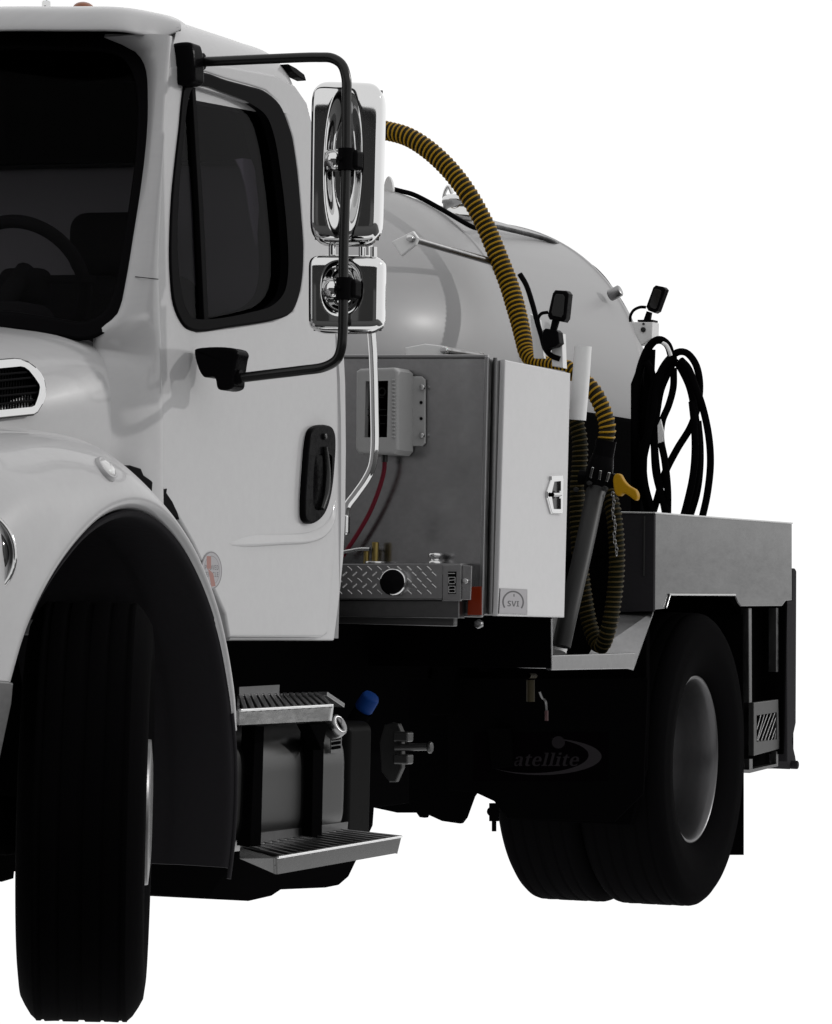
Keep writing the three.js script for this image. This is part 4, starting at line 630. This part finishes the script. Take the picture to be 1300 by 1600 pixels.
// ================================================================ yellow suction hose and its wand
function ribbedHose(pts, r, parent, pitch, mats, name = 'hose_body') {
  const rad = typeof r === 'function' ? r : () => r, c = new THREE.CatmullRomCurve3(pts, false, 'centripetal'); c.arcLengthDivisions = 600; const L = c.getLength(), turns = Math.round(L / pitch);
  mesh(name, sweep(c, (t) => rad(t) * (0.93 + 0.05 * Math.cos(2 * Math.PI * t * turns)), { sides: 20, steps: turns * 6 }), mats[0], parent);
  // the rib winds round the hose
  const n = turns * 14, fr = c.computeFrenetFrames(n), path = [], pos = [], uv = [], idx = [], S = 6;
  for (let j = 0; j <= n; j++) {
    const t = j / n, a = t * turns * 2 * Math.PI, p = c.getPointAt(t), out = fr.normals[j].clone().multiplyScalar(Math.cos(a)).addScaledVector(fr.binormals[j], Math.sin(a)), tg = fr.tangents[j];
    for (let i = 0; i <= S; i++) { const b = i / S * 2 * Math.PI, k = p.clone().addScaledVector(out, rad(t) * 0.965 + 0.0026 * Math.cos(b)).addScaledVector(tg, 0.0036 * Math.sin(b)); pos.push(k.x, k.y, k.z); uv.push(i / S, t * L); }
  }
  for (let j = 0; j < n; j++) for (let i = 0; i < S; i++) { const k = j * (S + 1) + i; idx.push(k, k + 1, k + S + 2, k, k + S + 2, k + S + 1); }
  const g = new THREE.BufferGeometry(); g.setAttribute('position', new THREE.Float32BufferAttribute(pos, 3)); g.setAttribute('uv', new THREE.Float32BufferAttribute(uv, 2)); g.setIndex(idx); g.computeVertexNormals();
  mesh('hose_rib', g, mats[1], parent);
}
{
  const s = thing('suction_hose', 'ribbed yellow suction hose arching from the tank top down to a valve and wand', 'hose', [1.0, 0.84, -3.7]), O = s.position;
  const L = (p) => p.sub(O), Z = (a, b, z) => L(onZ(a, b, z));
  ribbedHose([Z(545, 300, -4.4), Z(540, 250, -4.3), Z(556, 215, -4.22), Z(585, 203, -4.18), Z(612, 206, -4.15), Z(640, 215, -4.13), Z(672, 236, -4.12), Z(705, 268, -4.11), Z(733, 306, -4.1), Z(757, 350, -4.1), Z(778, 400, -4.09), Z(797, 450, -4.07), Z(811, 500, -4.03), Z(818, 530, -4.0), Z(824, 553, -3.97), Z(838, 567, -3.94), Z(862, 571, -3.9), Z(889, 577, -3.86), Z(906, 590, -3.84), Z(928, 612, -3.82), Z(942, 640, -3.82), Z(949, 668, -3.82), Z(945, 700, -3.82)], (t) => 0.0325 - 0.0055 * Math.min(1, Math.max(0, (t - 0.62) / 0.1)), s, 0.0175, [M.hoseBlack, M.yellow]);
  mesh('hose_cuff', sweep([Z(947, 688, -3.82), Z(941, 720, -3.82)], 0.034, { steps: 3, sides: 20 }), M.black, s);
  const v = mesh('camlock_valve', [sweep([Z(942, 712, -3.82), Z(935, 745, -3.82), Z(929, 770, -3.82)], (t) => 0.036 + 0.008 * Math.sin(t * Math.PI), { steps: 10, sides: 20 }), sweep([Z(906, 745, -3.82), Z(962, 752, -3.82)], 0.024, { steps: 3, sides: 16 })], M.black, s);
  for (const [a, b, c, d] of [[927, 730, 923, 747], [939, 735, 937, 750], [952, 738, 948, 753]]) mesh('cam_clip', bar(Z(a, b, -3.77), Z(c, d, -3.77), 0.01, 0.008), M.chrome, v);
  for (const [a, b] of [[921, 755], [945, 763], [900, 765]]) mesh('valve_bolt', disc(0.008, 0.02, Z(a, b, -3.77), V3(0, 0, 1), 6), M.cloth, v);
  mesh('valve_lever', slab({ ...FZ(-3.76), o: V3(0, 0, -3.76) }, [[958, 745], [962, 740], [968, 741], [975, 752], [982, 759], [993, 766], [996, 776], [993, 782], [981, 774], [974, 771], [968, 775], [962, 773], [958, 760]], { t: 0.03, bev: 0.005, smooth: 50 }).translate(-O.x, -O.y, -O.z), M.lever, s);
  mesh('wand_pipe', sweep([Z(931, 768, -3.8), Z(909, 870, -3.62), Z(886, 968, -3.5), Z(877, 1010, -3.48)], (t) => 0.03 + 0.002 * (t < 0.06 ? 1 : 0), { steps: 30, sides: 20 }), P({ color: grey(0.01), roughness: 0.5, specularIntensity: 0.4 }), s);
  const ch = []; for (let i = 0; i < 16; i++) { const x = 957 + i * 0.35 + 1.5 * Math.sin(i), y = 772 + i * 6.2, p = Z(x, y, -3.8); ch.push(new THREE.TorusGeometry(0.006, 0.0018, 6, 12).scale(0.7, 1.3, 1).rotateY(i % 2 ? 1.3 : 0.2).translate(p.x, p.y, p.z)); }
  mesh('safety_chain', ch, P({ color: grey(0.16), metalness: 1, roughness: 0.35 }), s);
}
{
  const s = thing('suction_hose', 'dark yellow ribbed hose hanging in a loop into the tray behind the wand', 'hose', [1.0, 0.84, -3.95]), O = s.position, Z = (a, b, z) => onZ(a, b, z).sub(O);
  ribbedHose([Z(895, 640, -3.95), Z(906, 690, -3.95), Z(902, 780, -3.95), Z(905, 860, -3.95), Z(913, 930, -3.95), Z(924, 985, -3.95), Z(938, 1010, -3.93), Z(950, 985, -3.9), Z(960, 930, -3.9), Z(964, 870, -3.9), Z(960, 810, -3.9), Z(950, 760, -3.92)], 0.0255, s, 0.0165, [P({ color: new THREE.Color().setRGB(0.002, 0.003, 0.001), roughness: 0.8, specularIntensity: 0.15 }), M.darkYellow]);
}
{
  const s = thing('black_hose', 'black rubber water hose hung in long loops over the rear deck box', 'hose', [1.0, 1.3, -5.0]), O = s.position;
  const Z = (x, y, z) => onZ(820 + x / 4, 420 + y / 4, z).sub(O), B = -4.95;
  const strands = [
    [[915, 540], [895, 480], [860, 448], [815, 450], [770, 500], [728, 600], [702, 720], [688, 860], [690, 1000], [700, 1150], [725, 1320], [775, 1520], [790, 1600]],
    [[760, 580], [790, 640], [808, 730], [800, 900], [808, 1100], [820, 1280], [870, 1480], [890, 1600]],
    [[930, 560], [880, 600], [830, 680], [800, 760], [780, 900], [765, 1040], [735, 1120], [720, 1250], [750, 1420], [790, 1560]],
    [[935, 545], [870, 620], [830, 730], [805, 900], [770, 1060], [742, 1200], [750, 1340], [800, 1530]],
    [[790, 1560], [830, 1430], [870, 1290], [950, 1130], [1040, 980], [1085, 830], [1092, 700], [1065, 590], [1010, 525], [960, 520], [905, 560], [850, 640], [820, 740], [785, 930]],
    [[955, 590], [985, 640], [1030, 740], [1060, 880], [1078, 1040], [1085, 1200], [1060, 1380], [1000, 1560]],
    [[975, 570], [1020, 620], [1060, 720], [1110, 860], [1150, 1050], [1160, 1220], [1140, 1410], [1105, 1570]],
    [[1045, 830], [1060, 980], [1064, 1140], [1050, 1300], [1010, 1480], [985, 1570]],
    [[1082, 950], [1095, 1100], [1094, 1250], [1075, 1400], [1025, 1570]],
    [[930, 620], [928, 740], [900, 850], [860, 950], [850, 1060], [875, 1200], [893, 1380], [893, 1560]],
    [[940, 560], [890, 660], [850, 760], [828, 880], [810, 1030], [825, 1260], [850, 1400], [905, 1570]]];
  mesh('hose_coil', strands.map((st, i) => sweep(st.map(([x, y], k) => Z(x, y, B + 0.02 * (i % 4) - 0.03 + 0.012 * Math.sin(k + i))), i === 0 ? 0.0142 : 0.0128, { steps: 90, sides: 10 })), M.rubber, s);
  mesh('hose_hanger', [slab({ ...FZ(B - 0.03) }, [[1000, 680], [1008, 560], [1014, 546], [1022, 546], [1016, 690]], { t: 0.02, bev: 0.002 }), slab(FZ(B - 0.05), [[985, 600], [1002, 556], [1008, 650], [1000, 800], [985, 800]], { t: 0.05, bev: 0.004 })].map((g) => g.translate(-O.x, -O.y, -O.z)), M.soot, s);
  mesh('hose_tie', sweep([Z(862, 465, B + 0.03), Z(885, 480, B + 0.035), Z(905, 520, B + 0.04), Z(912, 545, B + 0.04)], 0.007, { steps: 20, sides: 8 }), M.pvc, s);
  mesh('hose_tie', slab(FZ(B + 0.04), [[1027, 665], [1032, 655], [1037, 675], [1036, 690], [1028, 693]], { t: 0.01, bev: 0.002 }).translate(-O.x, -O.y, -O.z), M.pvc, s);
}
// ================================================================ the yard on the camera's side of the truck, mirrored in chrome and aluminium
{
  // it begins beside the front axle and runs past the truck at two metres from its side
  const sh = new THREE.Shape([[-40, -0.25], [3, -0.25], [3, 60], [60, 60], [60, -70], [-40, -70]].map(([x, y]) => new THREE.Vector2(x, y)));
  const y = mesh('asphalt_yard', new THREE.ExtrudeGeometry(sh, { depth: 0.1, bevelEnabled: false }).rotateX(-Math.PI / 2).translate(0, -0.105, 0), M.asphalt); y.userData.kind = 'structure';
}
{ // depot across the yard and the trees beside it, behind the camera: the dark shapes in the mirror shells
  const wall = P({ color: grey(0.03), map: patchy, roughness: 0.9 });
  const g = mesh('depot_building', [rbox(32, 6.5, 10, 0, 3.24, 31), rbox(33, 0.3, 11, 0, 6.6, 31)], wall); g.userData.kind = 'structure';
  for (let i = 0; i < 5; i++) mesh('door', rbox(3.6, 4.2, 0.1, -12 + i * 6, 2.1, 25.96), P({ color: grey(0.09), roughness: 0.7 }), g);
}
scene.traverse((o) => { if (o.isMesh) { o.castShadow = o.receiveShadow = true; } });
renderer.render(scene, camera);
